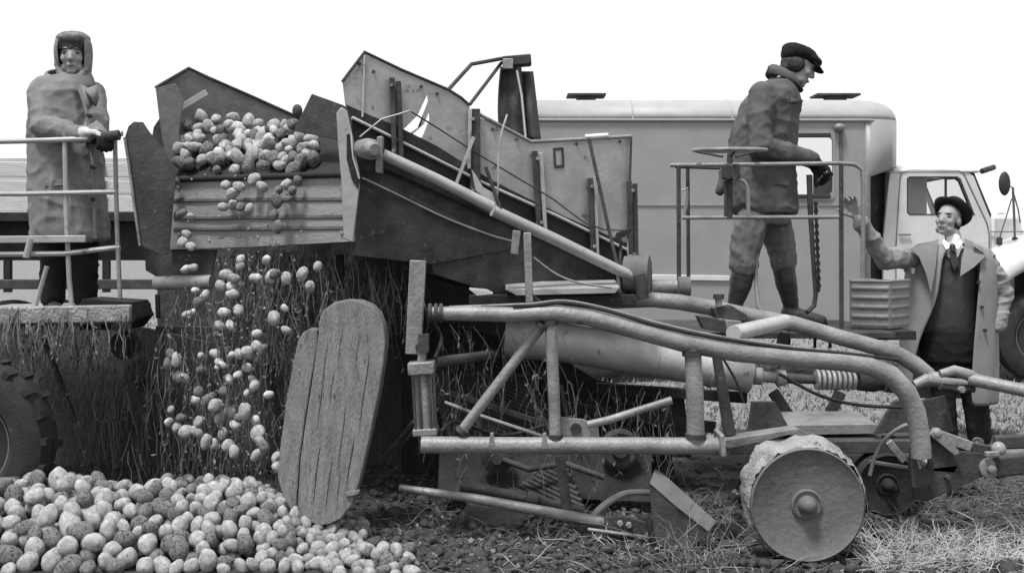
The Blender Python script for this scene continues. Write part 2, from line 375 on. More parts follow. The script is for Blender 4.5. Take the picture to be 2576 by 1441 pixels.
MB().prism(rrect(1997, 343, 2093, 492, 10, ly+.02), (0, .004, 0)).build('pane', M['glass'], wf)
# dark box added for the shade in the gap between body and cab
MB().prism([(3.5, ly+.12, .7), (4.05, ly+.5, .7), (4.05, ly+1.5, .7), (3.5, ly+1.5, .7)], (0, 0, 1.52)).build('gap_shade_box', M['rubber'], lorry, bevel=.02)
# cab
cy = 11.6; cdp = 1.45
cw = [P(2238, 436, cy), P(2250, 427, cy), P(2425, 427, cy), P(2449, 442, cy), P(2492, 548, cy), P(2494, 600, cy), P(2494, 850, cy), P(2222, 850, cy), P(2222, 600, cy)]
dw = [P(2281, 449, cy), P(2288, 444, cy), P(2408, 444, cy), P(2416, 450, cy), P(2452, 541, cy), P(2288, 541, cy), P(2281, 535, cy)]
MB().prism(cw, (0, .05, 0), [dw]).build('cab_side', M['cab'], lorry, bevel=.008)
off = Vector((0, cdp, 0))
fw = [Vector((x, cy, z)) for x, z in ((4.0, 1.75), (4.55, 1.75), (4.42, 2.12), (4.0, 2.12))]
MB().prism([p+off for p in cw], (0, -.05, 0), [[Vector((4.06, cy+cdp, 1.70)), Vector((5.0, cy+cdp, 1.70)), Vector((4.86, cy+cdp, 2.14)), Vector((4.06, cy+cdp, 2.14))]]).build('cab_side', M['cab'], lorry)
rb = MB(); zr2 = Z(427, cy)
rws = []
for x, dz in ((X(2236, cy), -.02), (X(2250, cy), .05), (X(2300, cy), .09), (X(2400, cy), .10), (X(2440, cy), .05), (X(2462, cy), -.02)):
    rws.append([Vector((x, cy-.012+cdp*k/12, zr2-.02+(dz+.02)*math.sin(math.pi*k/12)**.5)) for k in range(13)])
rb.grid(rws).build('cab_roof', M['cab'], lorry, solid=.02, angle=60)
MB().prism([Vector((X(2238, cy), cy+.052, .6)), Vector((X(2238, cy), cy+cdp-.052, .6)), Vector((X(2238, cy), cy+cdp-.052, zr2)), Vector((X(2238, cy), cy+.052, zr2))], (.03, 0, 0), [[Vector((X(2238, cy), cy+.9, 1.7)), Vector((X(2238, cy), cy+1.3, 1.7)), Vector((X(2238, cy), cy+1.3, 2.05)), Vector((X(2238, cy), cy+.9, 2.05))]]).build('cab_rear', M['cab'], lorry)
MB().prism([P(2272, 446, cy+.35), P(2333, 446, cy+.35), P(2333, 560, cy+.35), P(2272, 560, cy+.35)], (0, .08, 0)).build('seat_back', M['cab'], lorry, bevel=.02)
df = MB().prism([P(2265, 445, cy-.006), P(2270, 434, cy-.006), P(2284, 430, cy-.006), P(2412, 430, cy-.006), P(2424, 438, cy-.006), P(2482, 562, cy-.006), P(2488, 590, cy-.006), P(2488, 780, cy-.006), P(2254, 780, cy-.006), P(2254, 620, cy-.006)], (0, .004, 0), [[p+Vector((0, -.006, 0)) for p in dw]])
door = df.build('door', M['cab'], lorry, bevel=.003)
ol = [P(2265, 445, cy-.008), P(2270, 434, cy-.008), P(2284, 429, cy-.008), P(2413, 430, cy-.008), P(2425, 438, cy-.008), P(2483, 562, cy-.008), P(2489, 590, cy-.008), P(2489, 780, cy-.008)]
MB().tube(ol, .008, 6).build('door_seal', M['tin'], door)
MB().tube([P(2265, 445, cy-.008), P(2254, 620, cy-.008), P(2254, 780, cy-.008)], .006, 6).build('door_seal', M['tin'], door)
MB().beam(P(2262, 590, cy-.03), P(2292, 590, cy-.03), .02, .02).build('handle', M['tin'], door, bevel=.005)
wfr = MB().prism([p+Vector((0, -.010, 0)) for p in dw], (0, .03, 0), [[P(2284, 450, cy-.01), P(2290, 447, cy-.01), P(2406, 447, cy-.01), P(2412, 452, cy-.01), P(2446, 538, cy-.01), P(2290, 538, cy-.01), P(2284, 533, cy-.01)]]).build('window', M['tube_d'], lorry)
MB().prism([p+Vector((0, .02, 0)) for p in dw], (0, .004, 0)).build('pane', M['glass'], wfr)
vf = MB().tube([P(2379, 540, cy+.01), P(2379, 446, cy+.01)], .014, 6); vf.tube([P(2380, 450, cy+.01), P(2402, 449, cy+.01), P(2412, 456, cy+.01), P(2446, 540, cy+.01)], .012, 6)
vf.build('vent_frame', M['trim_dark'], wfr)
for s_ in (0, 1):      # two-piece V windscreen
    yA = cy+.02 if s_ == 0 else cy+cdp-.02; yC = cy+cdp/2
    A = [Vector((X(2450, cy), yA, Z(438, cy))), Vector((X(2492, cy), yA, Z(540, cy)))]
    B = [Vector((X(2492, cy)+.30, yC, Z(540, cy)+.02)), Vector((X(2450, cy)+.24, yC, Z(438, cy)+.05))]
    q = [A[0], A[1], B[0], B[1]]
    c_ = sum(q, Vector())/4
    g = MB()
    rim = bez([q[0].lerp(c_, .06), q[0].lerp(q[1], .15), q[0].lerp(q[1], .85), q[1].lerp(c_, .06), q[1].lerp(q[2], .12), q[1].lerp(q[2], .9), q[2].lerp(c_, .05), q[2].lerp(q[3], .5), q[3].lerp(c_, .05), q[3].lerp(q[0], .1), q[3].lerp(q[0], .88), q[0].lerp(c_, .06)], 4)
    ws = g.tube(rim, .017, 6, cap=False).build('windscreen', M['trim_dark'], lorry)
    MB().add([p.lerp(c_, .02) for p in q], [(0, 1, 2, 3)]).build('pane', M['glass'], ws, fix=False)
vis = MB().grid([[Vector((X(2450, cy)+.02, cy, Z(434, cy))), Vector((X(2450, cy)+.26, cy+cdp/2, Z(434, cy)+.05)), Vector((X(2450, cy)+.02, cy+cdp, Z(434, cy)))], [Vector((X(2450, cy)+.06, cy, Z(431, cy))), Vector((X(2450, cy)+.36, cy+cdp/2, Z(431, cy)+.04)), Vector((X(2450, cy)+.06, cy+cdp, Z(431, cy)))]]).build('sun_visor', M['cab'], lorry, solid=.015)
MB().tube([P(2470, 431, cy+.1), P(2500, 421, cy+.2)], .03, 8).build('visor_end', M['tube_d'], lorry)
# cowl, bonnet, wing, wheels
cwl = MB().prism([Vector((X(2494, cy), cy, .75)), Vector((X(2494, cy)+.45, cy+.25, .75)), Vector((X(2494, cy)+.45, cy+cdp-.25, .75)), Vector((X(2494, cy), cy+cdp, .75))], (0, 0, 1.0)).build('cowl', M['cab'], lorry, bevel=.05)
bn = MB()
bx0 = X(2494, cy)+.42
bn.grid([[Vector((x, cy+cdp/2+wd*math.cos(R(a)), .8+(h-.8)*(math.sin(R(a))**.45 if 0 < a < 180 else 0))) for a in range(180, -1, -12)] for x, wd, h in ((bx0, .5, 1.78), (bx0+.5, .45, 1.72), (bx0+1.0, .38, 1.62), (bx0+1.1, .2, 1.4))])
bn.build('bonnet', M['cab'], lorry, solid=.02, angle=60)
MB().beam(P(2492, 583, cy-.0), P(2576, 583, cy+.02), .012, .012).build('cowl_seam', M['tin'], lorry)
wc = Vector((5.50, cy-.12, .475))
rows = []
for k in range(25):
    a = R(205-230*k/24); d_ = Vector((math.cos(a), 0, math.sin(a)))
    rows.append([Vector((wc.x+d_.x*r*1.0, yy, wc.z+d_.z*r*(1.0 if d_.z < 0 else 1+.12*d_.z))) for r, yy in ((.66, cy-.30), (.70, cy-.33), (.78, cy-.31), (.86, cy-.22), (.92, cy-.06), (.94, cy+.3))])
MB().grid(rows).build('wing', M['cab'], lorry, solid=.015, angle=70)
MB().prism([(wc.x-.66, cy+.18, .3), (wc.x+.66, cy+.18, .3), (wc.x+.66, cy+.18, 1.15), (wc.x-.66, cy+.18, 1.15)], (0, .03, 0)).build('inner_wing', M['dark'], lorry)
wheel(lorry, wc, .475, .22, (0, -1, 0))
wheel(lorry, (X(1500), ly+.18, .475), .475, .26, (0, -1, 0))
wheel(lorry, (X(1500), ly+1.45, .475), .475, .26, (0, 1, 0))
wheel(lorry, (wc.x, cy+cdp+.1, .475), .475, .22, (0, 1, 0))
for yy in (ly+.45, ly+1.15): MB().beam(Vector((x0, yy, .62)), Vector((6.0, yy, .62)), .14, .07).build('chassis_rail', M['dark'], lorry)
MB().prism([P(2232, 800, cy-.02), P(2500, 800, cy-.02), P(2500, 826, cy-.02), P(2232, 826, cy-.02)], (0, .25, 0)).build('running_board', M['tube_d'], lorry, bevel=.01)
mi = MB().ell(P(2527, 462, cy-.25), .062, .03, .125); mi = mi.build('mirror', M['trim_dark'], lorry)
ms = MB().tube([P(2535, 468, cy-.25), P(2548, 472, cy-.25), P(2552, 560, cy-.15), P(2553, 602, cy-.02)], .012, 6)
ms.tube([P(2548, 480, cy-.25), P(2562, 530, cy-.1), P(2566, 560, cy)], .008, 6); ms.tube([P(2545, 500, cy-.22), P(2530, 550, cy-.1), P(2514, 600, cy)], .007, 6)
ms.build('mirror_arm', M['tin'], lorry)
for u in (2514, 2553): MB().box(P(u, 606, cy-.03), .05, .05, .08).build('hinge', M['tube_d'], lorry, bevel=.01)

# ---- trailer behind the woman
td = 10.2
trailer = empty('farm_trailer', P(150, 1000, td)*1, 'plank-sided farm trailer standing behind the woman in the quilted coat', 'trailer')
trailer.location.z = 0; WL[trailer.name] = Vector(trailer.location)
def plank(v0, v1, y0=td): MB().prism([P(-160, v0, y0), P(392, v0+4, y0), P(392, v1+2, y0), P(-160, v1, y0)], (0, .03, 0)).build('plank', M['plank'], trailer, bevel=.006)
plank(406, 444); plank(452, 486); plank(490, 532)
MB().prism([P(-160, 398, td+1.9), P(330, 398, td+1.9), P(330, 525, td+1.9), P(-160, 525, td+1.9)], (0, .03, 0)).build('plank', M['plank'], trailer, bevel=.006)
for u in (-40, 120, 250, 386): MB().beam(P(u, 400, td-.03), P(u, 560, td-.03), .07, .04).build('stake', M['tube_d'], trailer, bevel=.005)
MB().prism([P(-160, 534, td), P(392, 534, td), P(392, 556, td), P(-160, 556, td)], (0, 1.9, 0)).build('deck', M['dark'], trailer)
MB().prism([P(-160, 558, td+.2), P(392, 558, td+.2), P(392, 655, td+.2), P(-160, 655, td+.2)], (0, 1.4, 0)).build('chassis', M['dark'], trailer)
MB().beam(P(-160, 715, td-.05), P(400, 715, td-.05), .09, .06).build('side_guard', M['tube_d'], trailer, bevel=.01)
for u in (20, 268): MB().beam(P(u, 655, td+.1), P(u, 735, td+.1), .06, .06).build('guard_bracket', M['dark'], trailer)
for u in (30, 160): wheel(trailer, P(u, 0, td+.35)*Vector((1, 0, 0)) + Vector((0, td+.35, .45)) if False else Vector((P(u, 0, td+.35).x, td+.35, .45)), .45, .24, (0, -1, 0))
# ------------------------------------------------------------------ the potato harvester
hv = empty('potato_harvester', (0.4, 5.9, 0), 'tubular-framed potato harvester with a raised elevator spilling potatoes', 'harvester')
def dn(u): return 5.7+(u-870)/720*.8            # distance of the near elevator side
def dm(u): return 6.5-(u-400)/480*.75           # distance of the mouth board
def tube(name, pts, rpx, d, m='tube', n=14, smoothn=0, parent=None, cap=True):
    q = [P(p[0], p[1], p[2] if len(p) > 2 else d) for p in pts]
    if smoothn: q = bez(q, smoothn)
    r = S(rpx, d) if not isinstance(rpx, list) else [S(float(x), d) for x in np.interp(np.linspace(0, len(rpx)-1, len(q)), range(len(rpx)), rpx)]
    return MB().tube(q, r, n, cap).build(name, M[m], parent or hv)
def plate(name, pts, d, vec, m='panel', bevel=.004, holes=(), parent=None):
    f = d if callable(d) else (lambda u: d)
    hs = [[P(p[0], p[1], f(p[0])) for p in h] for h in holes]
    return MB().prism([P(p[0], p[1], p[2] if len(p) > 2 else f(p[0])) for p in pts], vec, hs).build(name, M[m], parent or hv, bevel=bevel)
def bar(name, a, b, wpx, d, th=.03, m='tube', bevel=.004, parent=None):
    A = P(a[0], a[1], a[2] if len(a) > 2 else d); B = P(b[0], b[1], b[2] if len(b) > 2 else d)
    return MB().beam(A, B, S(wpx, d), th).build(name, M[m], parent or hv, bevel=bevel)
def bolt(u, v, d, rpx, parent, m='bright'):
    return MB().lathe(P(u, v, d), (0, -1, 0), [(-.02, S(rpx, d)), (.008, S(rpx, d)), (.012, S(rpx*.8, d))], 6).build('bolt', M[m], parent)

# --- near frame
D = 5.3
nt_ = tube('main_tube', [(1078, 788), (1200, 789), (1300, 792), (1345, 788), (1400, 787), (1480, 798), (1580, 825), (1720, 863), (1850, 886), (2000, 900), (2120, 909), (2185, 918), (2240, 942), (2280, 985), (2303, 1035), (2313, 1090), (2318, 1150)],
           [17, 19, 19, 20, 21, 22, 22, 23, 24, 24, 24, 25, 25, 25, 25, 25, 25], D, 'tube', 18)
for u in (1082, 1097, 1110): MB().tube([P(u-4, 788, D), P(u+4, 788, D)], S(25, D), 18).build('flange', M['tube_d'], nt_)
tube('hose', [(1290, 770), (1345, 768), (1420, 762), (1520, 780), (1640, 815), (1760, 842), (1880, 862), (2000, 878), (2120, 888), (2260, 905)], 4.5, D-.02, 'dark', 8, 4)
tube('hose', [(1130, 772), (1290, 766), (1345, 763), (1420, 756), (1520, 774), (1640, 808), (1760, 836), (1880, 857), (2010, 874)], 3, D+.03, 'tube', 8, 4)
lt = tube('lower_tube', [(1060, 1118), (1300, 1120), (1822, 1121)], 21, D, 'tube', 18)
for u in (1237, 1370): plate('bracket', [(u-8, 1122), (u-4, 1090), (u+4, 1088), (u+9, 1124)], D-.10, (0, .02, 0), 'tube', .002, parent=lt)
plate('tube_end', [(1812, 1095), (1822, 1092), (1828, 1148), (1816, 1150)], D-.09, (0, .18, 0), 'tube')
tube('post', [(1385, 808), (1392, 960), (1397, 1105)], 15, D, 'tube', 14)
tube('post', [(1742, 868), (1748, 990), (1750, 1110)], [21, 22, 23], D, 'tube', 16)
tube('post', [(1802, 890), (1818, 985), (1836, 1092)], [12, 14, 16], D+.35, 'tube_d', 14)
tube('brace', [(1372, 808), (1158, 1088)], 13, D+.04, 'tube', 14)
tube('cable', [(1815, 895), (1850, 955), (1870, 1010)], 3.5, D+.25, 'dark', 6, 4)
hp = plate('pivot_plate', [(1412, 1050), (1470, 1056), (1505, 1072), (1508, 1101), (1412, 1101)], D+.06, (0, .03, 0), 'tube', .004, [[(1449+13*math.cos(R(a)), 1078+13*math.sin(R(a))) for a in range(0, 360, 30)]])
tube('pivot_sleeve', [(1449, 1078, D+.05), (1449, 1078, D+.25)], 14, D, 'dark', 16, parent=hp)
tube('link_rod', [(1478, 1068), (1530, 1056), (1690, 1006)], [10, 10, 10], D+.03, 'tube', 10)
tube('tie_rod', [(1120, 1012, D+.5), (1200, 1042, D+.4), (1380, 1102, D+.2)], 5, D, 'tube', 8)
# bent hitch plates at the front
plate('hitch_plate', [(2296, 1090), (2340, 1080), (2352, 1092), (2420, 1135), (2470, 1140), (2500, 1160), (2480, 1195), (2420, 1222), (2370, 1245), (2330, 1262), (2300, 1255), (2288, 1180)], 5.42, (0, .025, 0), 'tube_d', .004,
      [[(2322+15*math.cos(R(a)), 1164+17*math.sin(R(a))) for a in range(0, 360, 30)]])
MB().ell(P(2326, 1163, 5.44), S(10, 5.4), .04, S(13, 5.4)).build('hitch_pin', M['bright'], hv)
plate('tube_shoe', [(2290, 1130), (2345, 1120), (2350, 1190), (2336, 1230), (2296, 1225)], 5.36, (0, .02, 0), 'tube_d', .004, [[(2322+15*math.cos(R(a)), 1164+17*math.sin(R(a))) for a in range(0, 360, 30)]])
bar('pull_arm', (2345, 1088, 5.5), (2440, 1122, 5.5), 26, 5.5, .05, 'tube')
plate('gusset', [(2338, 1092), (2352, 1082), (2385, 1094), (2415, 1140), (2402, 1146)], 5.38, (0, .02, 0), 'tube', .003)
bar('pull_arm', (2400, 1120, 5.55), (2505, 1140, 5.55), 34, 5.5, .05, 'tube_d')
bar('drawbar', (2470, 1177, 5.45), (2640, 1158, 5.3), 52, 5.4, .05, 'tube_d', .012)
MB().lathe(P(2488, 1177, 5.41), (0, -1, 0), [(-.03, S(25, 5.4)), (.01, S(25, 5.4)), (.015, S(20, 5.4)), (.016, S(11, 5.4)), (.045, S(10, 5.4)), (.05, S(6, 5.4))], 20).build('pivot_bolt', M['tube'], hv)
bar('drawbar', (2500, 1112, 5.75), (2640, 1108, 5.75), 34, 5.7, .05, 'tube_d', .01)
MB().ell(P(2512, 1130, 5.5), .035, .04, .04).build('shackle', M['tube'], hv)
bar('shackle_bar', (2478, 1142), (2512, 1140), 12, 5.38, .03, 'tube')
MB().ell(P(2355, 1090, 5.40), .03, .03, .03).build('knuckle', M['tube'], hv)

# --- far frame tube, cross tube, drawbar strut
ft = tube('main_tube', [(1240, 772), (1420, 762), (1560, 758), (1640, 754), (1710, 760), (1800, 776), (1900, 797), (2000, 815), (2100, 845), (2200, 872), (2262, 893), (2300, 915), (2332, 942), (2345, 965)],
          [18, 18, 18, 19, 20, 20, 20, 20, 20, 20, 20, 21, 21, 18], 6.5, 'tube', 18)
tube('cross_tube', [(1845, 838, 5.75), (1975, 808, 6.45)], 19, 6.1, 'bright', 16)
cl_ = plate('clamp', [(1795, 775), (1840, 768), (1880, 792), (1878, 806), (1800, 800)], 6.36, (0, .25, 0), 'tube_d')
MB().tube([P(1808, 770, 6.36), P(1808, 742, 6.36)], S(9, 6.4), 8).build('bolt', M['tube'], cl_)
MB().tube([P(1808, 752, 6.36), P(1808, 740, 6.36)], S(14, 6.4), 6).build('nut', M['tube_d'], cl_)
plate('clamp', [(1755, 795), (1800, 800), (1835, 812), (1830, 838), (1770, 828)], 6.3, (0, .1, 0), 'tube_d')
plate('clamp_foot', [(1826, 805), (1866, 808), (1862, 838), (1828, 832)], 6.28, (0, .1, 0), 'tube')
MB().ell(P(2352, 950, 6.3), S(20, 6.3), .05, S(16, 6.3)).build('joint', M['tube'], hv)
tube('strut', [(2300, 968), (2330, 955), (2370, 962), (2430, 966)], [12, 16, 14, 12], 6.2, 'tube', 12)
fk = tube('fork', [(2365, 940), (2400, 932), (2440, 944), (2462, 958)], [10, 14, 15, 14], 6.1, 'tube', 12)
tube('fork', [(2365, 972), (2410, 978), (2450, 976)], [9, 10, 11], 6.12, 'tube_d', 12)
tube('strut', [(2440, 953, 6.1), (2520, 970, 6.0), (2660, 1000, 5.8)], [17, 16, 17], 6.0, 'tube', 14)
bolt(2420, 980, 6.02, 9, hv, 'tube')

# --- shaft guard and drive shaft
gd = tube('shaft_guard', [(1270, 848), (1400, 858), (1600, 893), (1780, 925), (1888, 942)], [52, 50, 48, 46, 45], 6.3, 'panel', 24, cap=False)
gd.modifiers.new('solid', 'SOLIDIFY').thickness = .006
for u, v in ((1520, 879), (1648, 901), (1790, 926)):
    MB().tube([P(u-3, v, 6.3), P(u+3, v+1, 6.3)], S(50, 6.3), 24).build('band', M['panel'], gd)
sh = tube('drive_shaft', [(1880, 944), (1960, 950), (2060, 955), (2270, 962)], [14, 14, 11, 13], 6.3, 'tube_d', 12)
tube('universal_joint', [(1895, 945), (1915, 946), (1920, 947), (1950, 949), (1955, 950), (1975, 950)], [22, 22, 14, 14, 22, 20], 6.28, 'tube', 14, parent=sh)
for k in range(8): tube('spring_coil', [(2052+k*13, 955+k*.4), (2059+k*13, 955+k*.4)], 26-k*.5, 6.28, 'tube', 18, parent=sh)
tube('shaft_boot', [(2158, 958), (2200, 960), (2215, 962), (2250, 964)], [24, 26, 20, 18], 6.28, 'dark', 16, parent=sh)
tube('universal_joint', [(2225, 962), (2260, 964), (2275, 964)], [24, 26, 18], 6.25, 'tube_d', 14, parent=sh)
tube('chain', [(2015, 915, 5.6), (1960, 940, 5.6), (2060, 993, 5.6), (2160, 1018, 5.6), (2290, 1025, 5.6)][1:], 4.5, 5.6, 'dark', 8, 6)

# --- cross trough between the frames
plate('trough', [(1970, 1068), (2205, 1066), (2212, 1090), (1960, 1094)], 5.9, (0, .35, .02), 'tube')
plate('trough_side', [(1892, 1010), (1950, 1010), (1985, 1075), (1968, 1096), (1880, 1100)], 5.85, (0, .03, 0), 'tube_d')
plate('trough_side', [(2250, 1010), (2305, 1000), (2310, 1085), (2200, 1090)], 5.85, (0, .03, 0), 'tube_d')
plate('trough_lip', [(1820, 1108), (1890, 1096), (2010, 1078), (2014, 1086), (1900, 1114), (1830, 1128)], 5.55, (0, .12, 0), 'tube', .002)
bar('brace', (1945, 985), (2003, 1075), 28, 6.25, .04, 'dark'); bar('brace', (2115, 985), (2072, 1072), 26, 6.25, .04, 'dark')
bar('brace', (2345, 1000), (2368, 1090), 62, 6.2, .03, 'tube_d')
bar('cross_bar', (1820, 1110, 6.0), (2300, 1106, 6.0), 30, 6.0, .4, 'tube_d')
bar('under_beam', (1940, 1190, 5.9), (2300, 1190, 5.9), 42, 5.9, .1, 'tube_d')
tube('hose', [(2188, 1195), (2200, 1150), (2225, 1105), (2265, 1075), (2298, 1064)], 5, 5.45, 'tube', 8, 6)
bar('tie_rod', (2185, 1160), (2296, 1178), 9, 5.5, .02, 'tube'); bar('tie_rod', (2235, 1110), (2275, 1160), 18, 5.6, .02, 'tube')

# --- depth discs
def disc(uc, vc, d, r, hub, mud, name='depth_disc', dark=False):
    c = P(uc, vc, d)
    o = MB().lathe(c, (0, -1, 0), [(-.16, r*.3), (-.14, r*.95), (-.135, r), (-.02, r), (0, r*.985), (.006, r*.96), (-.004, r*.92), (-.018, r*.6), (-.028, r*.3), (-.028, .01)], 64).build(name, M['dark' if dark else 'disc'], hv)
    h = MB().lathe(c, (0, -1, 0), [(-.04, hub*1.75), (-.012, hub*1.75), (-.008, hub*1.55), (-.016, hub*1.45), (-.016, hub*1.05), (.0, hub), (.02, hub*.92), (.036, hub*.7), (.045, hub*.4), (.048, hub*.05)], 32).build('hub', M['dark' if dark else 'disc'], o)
    if mud:
        rows = []
        for k in range(73):
            a = 2*math.pi*k/72; dr = Vector((math.cos(a), 0, math.sin(a))); row = []
            ins = r*(1.0+.01*math.sin(3*a))
            th = r*(.05+.10*max(0, math.sin(a-.15))+.07*noise.noise((math.cos(a)*2.6, math.sin(a)*2.6, 1.5))+.06*noise.noise((math.cos(a)*6, math.sin(a)*6, 4)))
            for q in range(7):
                t = q/6; rr = ins+th*math.sin(math.pi*t*.5); yy = .002+.15*t-.02*math.sin(math.pi*t)
                rr += .016*noise.noise((math.cos(a)*11, math.sin(a)*11, t*4))
                row.append(c+dr*(rr if q < 6 else rr*.97)+Vector((0, yy+.012*noise.noise((math.cos(a)*5, math.sin(a)*5, t*4)), 0)))
            rows.append(row)
        MB().grid(rows).build('mud_rim', M['mud'], o, angle=70)
    return o
disc(2032, 1270, 4.95, S(146, 4.95), S(22, 4.95), True)
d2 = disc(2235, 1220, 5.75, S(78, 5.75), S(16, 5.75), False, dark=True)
tube('disc_axle', [(2032, 1270, 5.05), (2032, 1262, 5.5)], 20, 5.1, 'dark'); bar('disc_fork', (2032, 1262, 5.3), (2010, 1110, 5.3), 30, 5.3, .05, 'dark')
bar('disc_fork', (2235, 1220, 5.9), (2235, 1095, 5.9), 30, 5.9, .05, 'dark')

# --- lifting share, digging web and lower rods
tube('share_beam', [(1005, 1226, 5.65), (1200, 1254, 5.55), (1400, 1292, 5.45), (1540, 1316, 5.4)], [9, 12, 14, 13], 5.5, 'tube', 10)
tube('share_beam', [(1160, 1222, 5.75), (1300, 1248, 5.7), (1470, 1286, 5.65)], [14, 14, 12], 5.7, 'tube_d', 10)
tube('coupling', [(1325, 1253, 5.66), (1352, 1259, 5.66)], 19, 5.66, 'tube_d', 10)
sp = plate('share_plate', [(1520, 1302), (1575, 1298), (1640, 1318), (1650, 1372), (1600, 1352), (1520, 1332)], 5.34, (0, .03, 0), 'tube_d')
for u, v in ((1560, 1316), (1582, 1320), (1632, 1345)): bolt(u, v, 5.33, 8, sp, 'tube')
bar('share_edge', (1478, 1330), (1640, 1352), 7, 5.3, .02, 'tube')
tube('spring_bow', [(1478, 1312), (1520, 1270), (1565, 1244), (1605, 1238), (1650, 1240)], [9, 9, 9, 8, 8], 5.45, 'tube', 8, 5)
bar('stay', (1408, 1145), (1428, 1290), 26, 5.5, .02, 'tube_d'); bar('stay', (1428, 1290), (1480, 1308), 20, 5.45, .02, 'tube_d')
dp = plate('deflector_plate', [(1648, 1178, 5.32), (1668, 1190, 5.32), (1802, 1310, 5.12), (1782, 1337, 5.08), (1700, 1272, 5.14), (1634, 1214, 5.22)], 5.2, (.006, .012, -.012), 'panel_d', .003)
plate('deflector_face', [(1634, 1216, 5.23), (1700, 1274, 5.15), (1780, 1338, 5.09), (1735, 1385, 5.13), (1690, 1412, 5.16), (1655, 1390, 5.2), (1640, 1300, 5.22)], 5.2, (0, .02, 0), 'tube_d', .003, parent=dp)
plate('share_blade', [(1640, 1295), (1695, 1410), (1655, 1420), (1628, 1330)], 5.22, (0, .08, 0), 'dark')
# rod web of the digging elevator: individual rods
for k in range(22):
    t = k/21; a = P(1190+150*t, 1272+18*t, 5.75-.05*t)+Vector((-.02, 0, 0)); u = a+Vector((-.25+.08*t, -.30, -.13+.03*t))
    if k == 0: r0 = MB().tube([a, (a+u)/2+Vector((0, 0, -.02)), u], .0045, 6); proto_rod = r0.build('web_rod', M['tube_d'], hv); ra = a; ru = u-a
    else:
        o = proto_rod.copy(); COL.objects.link(o); o.location = a-ra
for k in range(40):
    t = k/39; o = proto_rod.copy(); COL.objects.link(o)
    c = P(1180, 1290, 5.8).lerp(P(1040, 800, 7.3), t)
    o.matrix_basis = Matrix.Translation(c-wl(hv)) @ Matrix.Rotation(R(90), 4, 'Z') @ Matrix.Scale(2.6, 4) @ Matrix.Translation(-(ra-wl(hv)))
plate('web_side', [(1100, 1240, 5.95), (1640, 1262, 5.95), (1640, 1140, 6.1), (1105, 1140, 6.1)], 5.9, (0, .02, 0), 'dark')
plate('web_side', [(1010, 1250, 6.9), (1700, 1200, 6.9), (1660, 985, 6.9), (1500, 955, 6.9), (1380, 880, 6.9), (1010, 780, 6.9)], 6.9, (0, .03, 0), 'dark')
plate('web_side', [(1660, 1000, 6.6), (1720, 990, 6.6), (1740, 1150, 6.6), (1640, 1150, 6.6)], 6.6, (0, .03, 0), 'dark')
bar('cross_bar', (1500, 975, 6.7), (1880, 1000, 6.5), 26, 6.6, .06, 'dark'); bar('cross_bar', (1400, 1020, 6.6), (1800, 1075, 6.4), 26, 6.6, .06, 'dark')
# --- hydraulic ram
hy = empty('ram', (0, 0, 0), None, None); hy.parent = hv; hy.location = P(1070, 1000, 5.4)-wl(hv); WL[hy.name] = P(1070, 1000, 5.4)
MB().tube([P(1062, 925, 5.4), P(1072, 1085, 5.4)], S(22, 5.4), 18).build('cylinder', M['tube'], hy)
MB().beam(P(1060, 908, 5.4), P(1062, 940, 5.4), S(66, 5.4), .12).build('ram_head', M['tube'], hy, bevel=.008)
MB().beam(P(1071, 1074, 5.4), P(1072, 1092, 5.4), S(62, 5.4), .12).build('ram_base', M['tube'], hy, bevel=.006)
for a, b in ((1036, 1046), (1090, 1098), (1050, 1060), (1076, 1086)): MB().tube([P(a, 915, 5.35), P(b, 1085, 5.35)], S(3.5, 5.35), 8).build('tie_bolt', M['tube_d'], hy)
MB().tube([P(1060, 912, 5.4), P(1066, 850, 5.4)], S(11, 5.4), 12).build('piston_rod', M['tube'], hy)
MB().box(P(1066, 862, 5.4), S(26, 5.4), .07, S(44, 5.4)).build('clevis', M['tube_d'], hy)
MB().tube([P(1072, 1092, 5.4), P(1078, 1135, 5.4)], S(22, 5.4), 12).build('foot', M['tube_d'], hy)
bar('leg', (1052, 655), (1040, 890), 40, 5.42, .05, 'tube'); bolt(1052, 872, 5.39, 8, hv, 'tube_d')
tube('pipe', [(1092, 912, 5.5), (1200, 898, 5.9), (1330, 880, 6.9)], 14, 5.6, 'tube_d', 12)
tube('pipe', [(1040, 1060, 5.7), (960, 1160, 5.8)], 6, 5.7, 'tube_d', 8)

# --- elevator: near side
er = [(886, 296), (1000, 352), (1220, 462), (1395, 540), (1577, 628)]
def ev(u):
    for (a, b), (c, d) in zip(er, er[1:]):
        if u <= c: return b+(d-b)*(u-a)/(c-a)
    return er[-1][1]
side1 = [(861, 206), (917, 131), (1010, 176), (1128, 226), (1160, 246), (1181, 265), (1184, 330), (1178, 440), (1000, 346), (930, 312), (868, 262)]
holes = [[(1044, 338), (1010, 368), (1006, 312), (1016, 330)][::-1] if False else [(1006, 334), (1050, 290), (1074, 238), (1076, 256), (1050, 322), (1020, 342)], [(1030, 345), (1066, 312), (1078, 282), (1080, 300), (1062, 345), (1040, 352)]]
o = plate('side_panel', side1, dn, (0, .012, 0), 'panel', .002, holes)
bar('fold', (917, 140, dn(917)-.006), (912, 295, dn(912)-.006), 5, 5.7, .012, 'panel', 0, parent=o)
tube('edge_bead', [(861, 206, dn(861)), (917, 131, dn(917)), (1010, 176, dn(1010)), (1128, 226, dn(1128)), (1160, 246, dn(1160)), (1181, 265, dn(1181))], 4, 5.8, 'tube_d', 8, parent=o)
side2 = [(1182, 272), (1205, 295), (1290, 333), (1336, 358), (1480, 348), (1588, 342), (1584, 520), (1578, 618), (1400, 534), (1212, 452), (1180, 438)]
o = plate('side_panel', side2, dn, (0, .012, 0), 'panel', .002)
